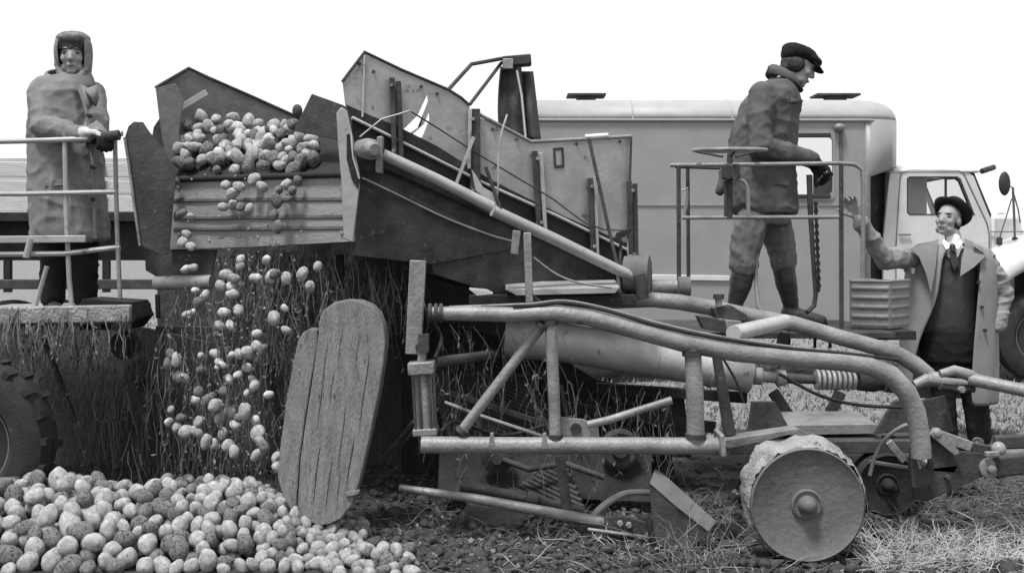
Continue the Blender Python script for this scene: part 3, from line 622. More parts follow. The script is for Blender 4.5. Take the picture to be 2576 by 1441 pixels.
tube('edge_bead', [(1186, 278, dn(1186)), (1290, 333, dn(1290)), (1336, 357, dn(1336)), (1474, 350, dn(1474)), (1588, 343, dn(1588))], 5, 6.2, 'tube', 8, parent=o)
tube('rail_sleeve', [(1472, 346, 6.3), (1530, 342, 6.3)], 8, 6.3, 'bright', 10, parent=o)
pf = plate('sight_frame', [(1391, 372), (1418, 370), (1420, 422), (1394, 424)], lambda u: dn(u)-.012, (0, .012, 0), 'tube_d', .002, [[(1397, 379), (1412, 377), (1414, 414), (1400, 416)]], parent=o)
plate('sight_label', [(1398, 380), (1411, 378), (1413, 413), (1401, 415)], lambda u: dn(u)-.004, (0, .004, 0), 'cab', 0, parent=pf)
bar('edge_strip', (1588, 345, 6.47), (1580, 600, 6.47), 5, 6.4, .03, 'tube_d')
# dark belt skirt along the foot of the panels, bright rail below it
sk = [(868, 262), (930, 290), (1000, 318), (1100, 368), (1180, 418), (1240, 455), (1330, 500), (1420, 545), (1578, 612)]
MB().prism([P(u, v, dn(u)-.008) for u, v in sk]+[P(u, ev(u)-3, dn(u)-.008) for u in (1576, 1395, 1220, 1000, 880)], (0, .006, 0)).build('belt_skirt', M['rubber'], hv, bevel=0)
tube('rail', [(u, v, dn(u)-.02) for u, v in er], 4, 5.9, 'bright', 8)
MB().prism([P(u, v+4, dn(u)+.02) for u, v in er]+[P(u, v, dn(u)+.02) for u, v in ((1590, 700), (1240, 545), (960, 420), (880, 405))], (0, .02, 0)).build('belt_edge', M['rubber'], hv, bevel=0)
tube('guy_wire', [(1035, 282, 5.85), (1100, 322, 5.9), (1212, 394, 6.0), (1390, 500, 6.15), (1470, 560, 6.2), (1520, 578, 6.25), (1580, 580, 6.3)], 2.2, 5.9, 'tube_d', 6)
tube('guy_wire', [(905, 345, 5.66), (960, 300, 5.66), (1035, 278, 5.75)], 2.2, 5.7, 'panel', 6)
for (a, b, c, d, wp) in ((986, 196, 993, 395, 13), (1002, 205, 1010, 410, 13), (1345, 380, 1356, 576, 14), (1360, 385, 1372, 586, 11), (1484, 448, 1492, 640, 12), (1497, 445, 1503, 642, 9), (1583, 455, 1588, 640, 12), (1597, 462, 1600, 660, 12)):
    bar('stake', (a, b, dn(a)-.03), (c, d, dn(c)-.03), wp, dn(a), .03, 'tube_d' if wp in (13, 14, 12) else 'panel', .003)
bar('stake', (1195, 275, dn(1195)-.02), (1196, 510, dn(1195)-.02), 26, 6.0, .05, 'tube_d', .004); bar('stake', (1183, 275, dn(1195)-.05), (1180, 425, dn(1195)-.05), 9, 6.0, .03, 'panel', .003)
bar('brace', (1192, 345, 5.9), (1145, 470, 5.9), 9, 5.9, .01, 'panel', .002)
MB().prism([P(u, v, 5.92) for u, v in ((1186, 425), (1200, 445), (1214, 470), (1240, 485), (1262, 540), (1238, 545), (1222, 500), (1196, 480))], (0, .02, 0)).build('bent_strap', M['panel'], hv, bevel=.003)
tube('rod', [(1222, 420, 5.9), (1265, 545, 5.9)], 4.5, 5.9, 'tube_d', 8)
tube('rod', [(1482, 350, 6.25), (1530, 570, 6.2), (1553, 668, 6.15)], 4.5, 6.2, 'tube_d', 8)
tube('rod', [(1553, 668, 6.15), (1558, 735, 6.15)], 5, 6.2, 'tube', 8)
plate('catch', [(1545, 600), (1552, 585), (1568, 580), (1590, 572), (1588, 582), (1572, 596), (1560, 600), (1556, 608)], 6.2, (0, .02, 0), 'dark', .002)
tube('rod', [(1562, 600, 6.25), (1560, 670, 6.2)], 4, 6.2, 'tube_d', 8)
# roller tube and bearing
tube('roller_tube', [(962, 388, 5.68), (1100, 452, 5.76), (1238, 522, 5.84)], [14, 14, 15], 5.76, 'panel', 18)
tube('roller_tube', [(1240, 530, 5.9), (1400, 604, 6.05), (1552, 678, 6.12), (1604, 700, 6.15)], [15, 15, 14, 13], 6.0, 'panel', 18)
bg_ = plate('bearing_plate', [(948, 344), (962, 342), (960, 436), (944, 434)], 5.62, (0, .08, 0), 'tube')
MB().lathe(P(925, 375, 5.60), Vector((.45, -.85, -.1)), [(-.10, S(22, 5.6)), (-.02, S(26, 5.6)), (.0, S(27, 5.6)), (.05, S(26, 5.6)), (.055, S(22, 5.6)), (.09, S(17, 5.6)), (.10, S(14, 5.6))], 28).build('bearing', M['tube'], bg_)
plate('bearing_strap', [(898, 352), (945, 352), (945, 430), (920, 432), (898, 405)], 5.7, (0, .03, 0), 'tube_d')
# underside of the elevator
under = [(893, 400), (960, 404), (1240, 540), (1560, 690), (1606, 712), (1600, 738), (1250, 740), (1090, 690), (1086, 664), (886, 642)]
MB().prism([P(u, v, dn(u)+.06) for u, v in under], (-.25, 1.0, 0)).build('trough_body', M['tube_d'], hv, bevel=.004)
MB().prism([P(u, v, dn(u)+.045) for u, v in ((905, 440), (960, 452), (1100, 525), (1200, 575), (1288, 612), (1280, 628), (1086, 664), (888, 642))], (0, .008, 0)).build('canvas_flap', M['tube_d'], hv, bevel=0)
tube('rope', [(912, 448, dn(912)+.03), (1000, 490, dn(1000)+.03), (1120, 548, dn(1120)+.03), (1230, 590, dn(1230)+.03), (1286, 606, dn(1286)+.03)], 2.6, 5.9, 'panel', 6, 4)
tube('rope', [(1342, 648, 5.95), (1400, 690, 5.95), (1460, 712, 5.95), (1540, 724, 5.95)], 3, 6, 'tube', 6, 4)
bar('leg', (1326, 585, 5.75), (1332, 760, 5.75), 19, 5.75, .05, 'tube'); plate('leg_gusset', [(1340, 738), (1368, 762), (1340, 762)], 5.75, (0, .02, 0), 'tube_d')
bar('hanger', (1300, 580, 5.8), (1294, 640, 5.8), 20, 5.8, .03, 'tube', .004)
plate('deck_plate', [(1270, 728), (1560, 722), (1548, 738), (1300, 744)], 6.0, (0, .3, .03), 'panel'); plate('torn_sheet', [(1180, 728), (1225, 732), (1240, 740), (1200, 744)], 5.95, (0, .03, .01), 'cab', .002)
plate('deck_plate', [(1180, 742), (1600, 742), (1600, 768), (1180, 768)], 6.05, (0, .8, 0), 'dark')
# drive housing at the foot of the elevator
gh = plate('gear_housing', [(1556, 668), (1612, 640), (1640, 655), (1642, 735), (1600, 745), (1580, 738)], 6.2, (0, .25, 0), 'tube_d', .01)
MB().lathe(P(1625, 690, 6.2), Vector((1, -.25, 0)), [(-.12, S(46, 6.2)), (-.02, S(48, 6.2)), (0, S(50, 6.2)), (.02, S(48, 6.2)), (.03, S(20, 6.2))], 28).build('drum', M['panel_d'], gh)
tube('gear_lug', [(1608, 690, 6.1), (1618, 752, 6.1)], 15, 6.1, 'tube_d', 10, parent=gh)
tube('pipe', [(1640, 722, 6.7), (1720, 722, 6.7)], 20, 6.7, 'tube', 18); tube('pipe', [(1705, 722, 6.65), (1735, 722, 6.65)], 26, 6.7, 'panel_d', 20)

# --- elevator: far side wall, mouth board, flaps
fd = lambda u: 6.7+(u-390)/350*.5
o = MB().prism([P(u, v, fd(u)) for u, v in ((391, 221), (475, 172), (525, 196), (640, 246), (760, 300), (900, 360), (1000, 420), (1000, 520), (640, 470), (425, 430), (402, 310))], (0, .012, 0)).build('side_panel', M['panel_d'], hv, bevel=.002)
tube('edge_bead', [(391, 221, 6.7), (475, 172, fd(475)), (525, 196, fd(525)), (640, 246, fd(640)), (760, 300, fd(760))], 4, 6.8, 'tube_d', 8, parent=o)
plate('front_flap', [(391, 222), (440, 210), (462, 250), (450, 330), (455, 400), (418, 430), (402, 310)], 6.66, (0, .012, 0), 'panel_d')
bar('strap', (440, 280), (520, 232), 16, 6.75, .01, 'panel', .002)
plate('inner_flap', [(738, 330), (784, 236), (862, 264), (905, 285), (910, 370), (850, 352)], lambda u: dm(u)+.12, (0, .012, 0), 'tube_d')
MB().ell(P(748, 280, 6.3), .03, .03, .04).build('knob', M['tube_d'], hv)
ws_ = plate('wing_flap', [(313, 346), (322, 318), (336, 306), (350, 328), (386, 372), (420, 430), (412, 520), (402, 640), (352, 618), (338, 520), (325, 420)], 6.2, (.05, .02, 0), 'tube_d')
tube('edge_bead', [(313, 346, 6.19), (325, 420, 6.19), (338, 520, 6.19), (352, 618, 6.19)], 3.5, 6.2, 'tube', 6, parent=ws_)
plate('scraper', [(378, 372), (386, 320), (402, 296), (410, 330), (420, 420)], 6.75, (0, .03, 0), 'tube_d')
mbp = [(425, 452), (880, 440), (884, 608), (620, 622), (420, 628)]
MB().prism([P(u, v, dm(u)) for u, v in mbp], (.03, .05, 0)).build('mouth_board', M['board'], hv, bevel=.004)
for v in (502, 546, 574): bar('rib', (440, v+2, dm(440)+.012), (878, v-1, dm(878)+.012), 11, 6.1, .034, 'panel_d', .006)
tube('lip_bar', [(425, 452, dm(425)-.01), (880, 438, dm(880)-.01)], 8, 6.1, 'dark', 10)
plate('apron', [(362, 612), (470, 628), (545, 628), (532, 692), (400, 700), (366, 680)], lambda u: dm(u)+.05, (0, .02, 0), 'tube_d')
tube('bottom_roller', [(392, 712, 6.45), (534, 708, 6.35)], 17, 6.4, 'panel', 16)
sf = plate('side_flange', [(846, 284), (858, 270), (872, 278), (884, 330), (905, 440), (904, 472), (888, 610), (864, 600), (858, 450), (850, 360)], lambda u: 5.66, (0, .02, 0), 'panel')
plate('guard_slot', [(872, 338), (884, 336), (890, 400), (905, 452), (900, 476), (884, 450), (872, 400)], 5.652, (0, .012, 0), 'dark', .002, parent=sf)
tube('slot_edge', [(883, 336, 5.65), (888, 395, 5.65), (904, 450, 5.65)], 2.5, 5.65, 'bright', 6, parent=sf)
# belt between the side walls, carrying potatoes up to the lip
belt_rows = []
for t in (0, .12, .3, .6, 1):
    a = P(428, 448, 6.47).lerp(P(1000, 470, 7.6), t); b = P(872, 440, 5.78).lerp(P(1585, 660, 6.6), t)
    belt_rows.append([a.lerp(b, q/8)+Vector((0, 0, -.02*math.sin(math.pi*q/8))) for q in range(9)])
MB().grid(belt_rows).build('belt', M['rubber'], hv, solid=.02, angle=60)
bk = [P(430, 330, 6.85), P(430, 446, 6.52), P(872, 438, 5.86), P(872, 345, 6.2)]
MB().prism(bk, (.02, .04, 0)).build('belt_flight', M['dark'], hv, bevel=0)
# bellows curtain and hoop on top
tube('hoop', [(1128, 226, 6.0), (1186, 162, 6.2), (1268, 147, 6.4), (1335, 142, 6.4)], 5, 6.2, 'tube_d', 8)
tube('hoop', [(1182, 263, 6.1), (1262, 158, 6.4)], 4.5, 6.2, 'tube_d', 8)
MB().beam(P(1264, 158, 6.42), P(1336, 152, 6.42), S(26, 6.4), .10).build('top_bar', M['tube_d'], hv, bevel=.008)
MB().box(P(1278, 162, 6.36), .06, .04, .06).build('bracket', M['tube'], hv, bevel=.005)
def curtain(name, u0t, u1t, u0b, u1b, vt, vb, d, m):
    rows = []
    for k in range(15):
        t = k/14; a = u0t+(u0b-u0t)*t - 5*math.sin(t*3.1); b = u1t+(u1b-u1t)*t; v = vt+(vb-vt)*t
        rows.append([P(a+(b-a)*q/12, v, d+.035*math.sin(q*.5+t*1.5)+.02*noise.noise((q*.3, t*3, d))) for q in range(13)])
    MB().grid(rows).build(name, M[m], hv, solid=.008, angle=70)
curtain('curtain', 1260, 1310, 1256, 1328, 168, 350, 6.42, 'tube_d'); curtain('curtain', 1302, 1340, 1320, 1360, 180, 352, 6.46, 'jacket')
tube('curtain_highlight', [(1300, 178, 6.38), (1312, 240, 6.38), (1322, 345, 6.38)], 3, 6.38, 'bright', 6)  # bright line put in as the highlight between the curtain halves

# --- operator platform
pd = 6.75
bar('platform_deck', (1640, 826, 7.2), (2180, 826, 7.2), 14, 7.1, 1.1, 'tube_d')
for u, w_ in ((1707, 11), (2116, 11)): tube('rail_post', [(u, 417), (u+1, 828 if u > 2000 else 735)], w_/2, pd, 'tube_d', 8)
tube('rail_post', [(1730, 425, 7.5), (1732, 705, 7.5)], 5, 7.3, 'tube_d', 8)
tube('rail', [(1686, 416), (1900, 414), (2112, 411), (2150, 414), (2168, 426), (2172, 470), (2170, 700)], 5.5, pd, 'tube', 10)
tube('rail', [(1700, 420, 7.5), (1832, 424, 7.2)], 4, 7.3, 'tube_d', 8)
tube('rail', [(1716, 548), (2110, 546)], 5, pd, 'tube', 8)
tube('hook', [(1715, 480), (1728, 476), (1730, 500), (1722, 540), (1730, 470)], 2.5, pd, 'tube', 6, 3)
stp = empty('steering_column', (0, 0, 0), None, None); stp.parent = hv; sc_ = P(1838, 460, 6.6); stp.location = sc_-wl(hv); WL[stp.name] = sc_
ctr = P(1836, 378, 6.6); rw_ = S(89, 6.6)
ring = [ctr+Vector((rw_*math.cos(R(a)), rw_*math.sin(R(a)), .012*math.sin(R(a)))) for a in range(0, 361, 12)]
sw = MB().tube(ring, .013, 10, cap=False).build('steering_wheel', M['tube'], stp)
for a in (30, 150, 270): MB().tube([ctr+Vector((rw_*math.cos(R(a)), rw_*math.sin(R(a)), 0)), ctr+Vector((.2*rw_*math.cos(R(a)), .2*rw_*math.sin(R(a)), -S(16, 6.6)))], .008, 6).build('spoke', M['tube_d'], stp)
MB().tube([ctr+Vector((0, 0, -S(10, 6.6))), ctr+Vector((0, 0, -S(170, 6.6)))], S(7, 6.6), 10).build('column', M['tube_d'], stp)
MB().box(P(1838, 432, 6.58), S(42, 6.6), .09, S(38, 6.6)).build('column_box', M['tube_d'], stp, bevel=.01)
for a, r_ in ((1830, 6), (1846, 7)): MB().lathe(P(a, 446, 6.53), (0, -1, 0), [(0, S(r_, 6.6)), (.03, S(r_, 6.6))], 12).build('knob', M['tube_d'], stp)
MB().tube([P(1826, 455, 6.6), P(1826, 545, 6.6)], S(5, 6.6), 8).build('bracket', M['tube_d'], stp)
MB().tube(bez([P(1850, 452, 6.6), P(1872, 458, 6.6), P(1882, 485, 6.6), P(1882, 545, 6.6)], 4), S(5, 6.6), 8).build('bracket', M['tube'], stp)
lv = tube('lever', [(2036, 440, 6.95), (2038, 520, 6.95), (2045, 640, 6.95), (2052, 740, 6.95), (2048, 768, 6.95), (2030, 786, 6.9)], [8, 7, 6, 6, 6, 6], 6.95, 'tube_d', 10)
for k in range(24):
    v = 512+k*9.4; MB().ell(P(2052+(k*.35), v, 6.92), .009 if k % 2 else .016, .016 if k % 2 else .009, .019, nu=8, nv=5).build('link', M['dark'], lv)
tube('lever', [(1902, 640, 7.0), (1902, 720, 7.0), (1908, 770, 6.9), (1930, 803, 6.75), (1950, 812, 6.7)], [5, 5, 6, 9, 12], 7.0, 'tube', 10)
for u in (1985, 2050, 2088): tube('deck_hanger', [(u, 830, 6.7), (u, 875, 6.7)], 4, 6.7, 'dark', 6)
bar('deck_bearer', (1975, 838, 6.5), (1965, 870, 6.5), 24, 6.5, .05, 'dark')
bar('box_bracket', (2150, 838, 6.95), (2280, 838, 6.95), 22, 6.9, .35, 'dark')

# --- picking platform where the woman stands
pw = 6.2
bar('platform_deck', (-60, 792, 6.6), (320, 786, 6.6), 34, 6.6, .9, 'mud', .012)
rp = bar('platform_edge', (-60, 795, 6.12), (330, 788, 6.12), 44, 6.1, .05, 'mud', .01)
tube('rail', [(-40, 357), (100, 354), (240, 349), (292, 338), (308, 336)], 7, pw, 'panel', 10)
tube('rail', [(-40, 488), (60, 488), (292, 483)], 6.5, pw, 'panel', 8)
bar('rail', (-40, 603), (216, 601), 18, pw-.02, .02, 'panel', .004)
tube('rail', [(-40, 640), (160, 638), (302, 622)], 6.5, pw, 'panel', 8)
tube('rail_post', [(163, 352), (166, 520), (174, 700), (182, 790), (196, 822)], 6.5, pw+.01, 'panel', 8)
tube('rail_post', [(289, 345), (294, 560), (302, 750)], 6, pw, 'tube', 8)
tube('rail_stay', [(118, 670), (86, 782)], 6, pw, 'panel', 8); tube('rail_stay', [(78, 600), (66, 648)], 9, pw-.02, 'panel', 8)
tube('grip', [(258, 345, 6.15), (300, 340, 6.15)], 13, 6.2, 'tube_d', 12)
# dark sheets added for the shaded innards, and running gear under the picking platform
plate('shade_backdrop', [(-60, 815), (330, 815), (520, 860), (1010, 870), (1010, 1262), (-60, 1262)], 7.2, (0, .03, 0), 'cover')
plate('shade_backdrop', [(395, 600), (1100, 600), (1100, 690), (1300, 745), (1300, 830), (1385, 880), (1385, 960), (395, 960)], 7.4, (0, .03, 0), 'cover')
plate('cross_member', [(205, 752), (330, 760), (345, 800), (320, 830), (200, 830)], 6.3, (0, .3, 0), 'dark')
bar('strut', (320, 940), (392, 1110), 16, 6.6, .03, 'tube_d'); bar('strut', (110, 850), (190, 1060), 10, 6.7, .03, 'tube_d'); bar('strut', (480, 905), (560, 1000), 12, 6.7, .03, 'tube_d')
MB().lathe(P(355, 945, 6.75), (0, -1, 0), [(-.05, .10), (0, .10), (.01, .07), (.01, .045), (.05, .04), (.055, .01)], 24).build('bearing', M['tube_d'], hv)
MB().lathe(P(312, 868, 6.9), (0, -1, 0), [(-.05, .09), (0, .09), (.01, .06), (.03, .03)], 24).build('bearing', M['tube_d'], hv)
bar('cross_member', (395, 828, 6.9), (620, 832, 6.9), 18, 6.9, .06, 'tube_d'); bar('cross_member', (480, 1100, 6.8), (560, 1085, 6.8), 14, 6.8, .04, 'tube_d')
bar('hanger', (396, 740, 6.8), (398, 800, 6.8), 10, 6.8, .03, 'tube_d'); bar('hanger', (855, 640, 6.2), (858, 760, 6.2), 20, 6.2, .04, 'dark')
wheel(hv, P(-85, 0, 5.75)*Vector((1, 0, 0))+Vector((0, 5.78, .40)), .44, .26, (0, -1, 0), lugs=20)

# --- bolts, weld collars, clips and hoses that finish the frame
for u, v in ((985, 215), (990, 380), (1190, 300), (1190, 480), (1352, 400), (1362, 560), (1489, 470), (1495, 620), (1592, 480), (1596, 640)): bolt(u, v, dn(u)-.05, 5, hv, 'tube')
for u, v in ((905, 160), (1100, 236), (1240, 325), (1300, 350), (1450, 362), (1560, 356), (940, 180), (1060, 218)): bolt(u, v, dn(u)-.002, 4, hv, 'tube_d')
for u, v, d in ((450, 470, 6.4), (450, 590, 6.4), (860, 470, 5.78), (860, 585, 5.78), (650, 475, 6.1), (650, 595, 6.1)): bolt(u, v, dm(u)-.002, 5, hv, 'panel')
for a, b, r_ in (((1384, 806), (1385, 818), 19), ((1397, 1092), (1397, 1102), 19), ((1741, 880), (1742, 894), 26), ((1750, 1090), (1750, 1102), 27), ((1366, 815), (1360, 824), 17), ((1165, 1078), (1160, 1086), 17)):
    tube('weld_collar', [a, b], r_, D, 'tube_d', 16)
for u, v in ((2385, 1200), (2345, 1225)): bolt(u, v, 5.40 if u > 2350 else 5.35, 7, hv, 'tube_d')
tube('hose', [(1082, 800, 5.4), (1110, 850, 5.45), (1095, 900, 5.35)], 5, 5.4, 'dark', 8, 5)
tube('hose', [(1108, 1085, 5.35), (1150, 1060, 5.5), (1260, 1095, 5.7), (1370, 1070, 5.9)], 5, 5.5, 'dark', 8, 5)
for k in range(5): bar('web_flight', (1110+k*75, 1000-k*8, 6.3), (1165+k*75, 1225, 6.2), 10, 6.3, .03, 'tube_d')
bar('sieve_frame', (1120, 985, 6.25), (1480, 1100, 6.2), 14, 6.2, .04, 'tube_d'); bar('sieve_frame', (1150, 1190, 6.1), (1620, 1150, 6.1), 16, 6.1, .04, 'tube_d')
tube('shaker_crank', [(1250, 1150, 5.95), (1330, 1180, 5.9), (1420, 1165, 5.9), (1520, 1200, 5.85)], 8, 5.9, 'tube_d', 10)
MB().lathe(P(1250, 1150, 5.95), (0, -1, 0), [(-.03, .09), (0, .09), (.01, .06), (.02, .03), (.05, .03)], 24).build('sprocket', M['tube_d'], hv)
MB().lathe(P(1560, 1130, 6.0), (0, -1, 0), [(-.03, .11), (0, .11), (.01, .09), (.0, .05), (.04, .04)], 24).build('sprocket', M['tube_d'], hv)
# ------------------------------------------------------------------ people
def basis(fwd, up):
    f = Vector(fwd).normalized(); u = Vector(up); u = (u-f*u.dot(f)).normalized(); s = u.cross(f)      # s = the person's left
    return f, u, s
def head_into(mb, c, fwd, up, k=1.0):
    f, u, s = basis(fwd, up); Mx = Matrix((f, s, u)).transposed(); c = Vector(c)
    def e(a, b, z, rx, ry, rz): mb.ell(c+(f*a+s*b+u*z)*k, rx*k, ry*k, rz*k, Mx, 16, 11)
    e(-.012, 0, .035, .100, .078, .098); e(.03, 0, -.045, .058, .058, .072); e(.066, 0, -.098, .024, .026, .02)
    e(.045, 0, .0, .052, .064, .06); e(.08, 0, .040, .017, .056, .014)
    for q in (-1, 1):
        e(.058, q*.040, -.02, .030, .026, .028); e(-.012, q*.077, -.002, .022, .011, .034); e(.03, q*.05, -.075, .04, .014, .03)
        e(.100, q*.012, -.030, .010, .009, .008)
    mb.capsule(c+(f*.088+u*.03)*k, c+(f*.112-u*.024)*k, .009*k, .0135*k, 10)
    e(.086, 0, -.058, .014, .026, .007); e(.084, 0, -.072, .013, .023, .008)
    return f, u, s
def face_bits(parent, c, fwd, up, k=1.0):
    f, u, s = basis(fwd, up); Mx = Matrix((f, s, u)).transposed(); c = Vector(c)
    for q in (-1, 1):
        MB().ell(c+(f*.0775+s*q*.033+u*.012)*k, .014*k, .018*k, .010*k, Mx, 10, 7).build('eye', M['eye'], parent)
        MB().ell(c+(f*.090+s*q*.035+u*.036)*k, .008*k, .020*k, .0042*k, Mx, 10, 7).build('eyebrow', M['hair'], parent)
    MB().ell(c+(f*.0945-u*.064)*k, .009*k, .024*k, .0065*k, Mx, 10, 7).build('lips', M['skin_d'], parent)
def hand_into(mb, wr, d, n, k=1.0, curl=(15, 25, 20), thumb=1, spread=1.0, grow=0.0, roots=None):
    """palm and five fingers from the wrist wr along d; fingers close towards n; thumb=+1/-1 picks its side"""
    d = Vector(d).normalized(); n = Vector(n); n = (n-d*n.dot(d)).normalized(); s = d.cross(n)*thumb; wr = Vector(wr)
    for q in (-.026, -.009, .009, .026): mb.capsule(wr+(s*q*.7)*k, wr+(d*.088+s*q*1.12)*k, (.015+grow)*k, (.0135+grow)*k, 10)
    for q, l, sp in ((-.031, .066, -9), (-.0105, .078, -3), (.0105, .084, 3), (.031, .074, 9)):
        p = wr+(d*.092+s*q)*k; a = 0.0; sd = (d*math.cos(R(sp*spread))+s*math.sin(R(sp*spread))).normalized()
        for j, fr_ in enumerate((.45, .32, .23)):
            a += R(curl[j]); dd = sd*math.cos(a)+n*math.sin(a); q2 = p+dd*l*fr_*1.15*k
            mb.capsule(p, q2, (.0098-.0012*j+grow)*k, (.0090-.0012*j+grow)*k, 9); p = q2
    p = wr+(d*.03+s*.026+n*.006)*k
    for j, (l, a) in enumerate(((.042, 48), (.034, 34), (.028, 22))):
        dd = (d*math.cos(R(a))+s*math.sin(R(a))+n*(.25+.12*curl[0]/20)).normalized(); q2 = p+dd*l*k
        mb.capsule(p, q2, (.0140-.0018*j+grow)*k, (.0122-.0018*j+grow)*k, 9); p = q2
def limb(mb, pts, rs, n=14): return mb.chain(pts, rs, n)
def ringpx(mb, spec, d, n=30, dy=0.0):
    """stack of ellipses from (row, u left, u right, depth radius[, depth shift])"""
    rg = []
    for q in spec:
        v, a, b, ry = q[:4]; sh = q[4] if len(q) > 4 else 0
        c = P((a+b)/2, v, d); rg.append((c+Vector((0, dy+sh, 0)), S(b-a, d)/2, ry))
    return mb.loft(rg, n)

# ---- the man on the operator platform (side view, looking down to his hands)
d1 = 7.16
man1 = empty('person', P(1930, 812, d1), 'man in black flat cap and dark work jacket standing on the machine platform', 'person')
hc = P(2008, 168, d1); hf = Vector((.93, -.05, -.42)); hu = Vector((.40, 0, .92))
b = MB()
head_into(b, hc, hf, hu, 1.02)
neck0 = P(1962, 222, d1); b.chain([neck0, P(1985, 190, d1)], [.062, .056])
sh = {1: P(1918, 232, d1-.17), -1: P(1928, 232, d1+.17)}
el = {1: P(1912, 372, d1-.25), -1: P(1935, 372, d1+.22)}
wr = {1: P(2040, 398, d1-.13), -1: P(2035, 400, d1+.08)}
hip = {1: P(1902, 528, d1-.09), -1: P(1930, 528, d1+.09)}
kn = {1: P(1872, 655, d1-.11), -1: P(1970, 645, d1+.10)}
ank = {1: P(1850, 780, d1-.10), -1: P(1990, 785, d1+.10)}
toe = {1: P(1905, 808, d1-.16), -1: P(2066, 808, d1+.03)}
ringpx(b, [(215, 1925, 1985, .14), (235, 1895, 1985, .18), (300, 1865, 1985, .17), (400, 1855, 1975, .15), (480, 1855, 1970, .16), (535, 1862, 1965, .16)], d1)
for q in (1, -1):
    b.chain([sh[q], el[q], wr[q]], [.058, .044, .03]); b.chain([hip[q], kn[q], ank[q], toe[q]], [.085, .055, .04, .032])
grip = P(2040, 448, 6.95)
hd = {1: P(2052, 410, d1-.13), -1: P(2046, 412, d1+.08)}
hand_into(b, hd[1], Vector((.45, -.35, -.55)), Vector((-.5, -.35, -.2)), .95, (40, 45, 30), 1)
hand_into(b, hd[-1], Vector((.45, .1, -.55)), Vector((-.5, -.6, -.2)), .95, (40, 45, 30), -1)
remesh(b, 'body', M['skin'], man1, .0075, 3)
face_bits(man1, hc, hf, hu, 1.02)
# hair at nape, cap with peak
f, u, s = basis(hf, hu); Mx = Matrix((f, s, u)).transposed()
b = MB(); b.ell(hc-f*.035+u*.005, .085, .083, .085, Mx); b.ell(hc-f*.075-u*.04, .035, .065, .05, Mx)
for q in (-1, 1): b.ell(hc-f*.012+s*q*.066+u*.0, .042, .026, .050, Mx)
remesh(b, 'hair', M['hair'], man1, .008, 2, [(.004, (60, 60, 40))])
b = MB(); b.ell(hc-f*.02+u*.078, .128, .10, .062, Mx, 20, 12); b.ell(hc+f*.03+u*.07, .105, .092, .045, Mx, 20, 12); b.ell(hc-f*.085+u*.05, .055, .085, .055, Mx)
capo = remesh(b, 'cap', M['black_felt'], man1, .009, 4, [(.003, (14, 14, 14))])
b = MB(); rows = []
for k in range(9):
    a = R(-62+124*k/8); e0 = hc+f*(.075*math.cos(a)+.02)+s*.090*math.sin(a)+u*.058; e1 = hc+f*(.150*math.cos(a)+.015)+s*.088*math.sin(a)+u*(.036-.012*math.cos(a)); rows.append([e0, e0.lerp(e1, .5)+u*.006, e1])
b.grid(rows).build('peak', M['black_felt'], capo, solid=.010, angle=60)
# trousers bloused over the boots
b = MB(); ringpx(b, [(505, 1856, 1965, .15), (530, 1850, 1972, .16), (565, 1856, 1985, .165)], d1)
b.chain([hip[1], P(1880, 600, d1-.10), kn[1]], [.098, .100, .088]); b.chain([hip[-1], P(1955, 590, d1+.1), kn[-1]], [.12, .108, .09])
b.chain([kn[1]+Vector((0, 0, -.01)), kn[1]+Vector((-.01, 0, -.03))], [.094, .088]); b.chain([kn[-1]+Vector((0, 0, .0)), kn[-1]+Vector((.0, 0, -.03))], [.096, .092])
remesh(b, 'trousers', M['trouser'], man1, .009, 2, [(.012, (5, 5, 5)), (.006, (10, 10, 11)), (-.004, (24, 24, 24))])
for q in (1, -1):
    b = MB(); k0 = kn[q]+Vector((0, 0, -.05)); a0 = ank[q]
    b.chain([k0, k0.lerp(a0, .4), a0+Vector((0, 0, .05))], [.076, .072, .052]); b.chain([a0+Vector((-.015, 0, -.01)), a0.lerp(toe[q], .5)+Vector((0, 0, -.005)), toe[q]], [.055, .050, .042])
    bo = remesh(b, 'boot', M['boot'], man1, .010, 4, [(.0025, (8, 8, 14))])
    sol = MB(); c0 = ank[q]+Vector((-.03, 0, 0)); t0 = toe[q]
    zz = P(0, 815, d1).z
    dr_ = Vector((t0.x-c0.x, t0.y-c0.y, 0)).normalized(); sd_ = Vector((-dr_.y, dr_.x, 0)); L_ = (Vector((t0.x, t0.y, 0))-Vector((c0.x, c0.y, 0))).length
    ol = []
    for k in range(20):
        a = 2*math.pi*k/20; ol.append(Vector((c0.x, c0.y, zz-.012))+dr_*(L_/2-.0+(L_/2+.04)*math.cos(a))+sd_*(.043+.006*math.cos(a))*math.sin(a))
    sol.prism(ol, (0, 0, .025)).build('sole', M['rubber'], bo, bevel=.004)
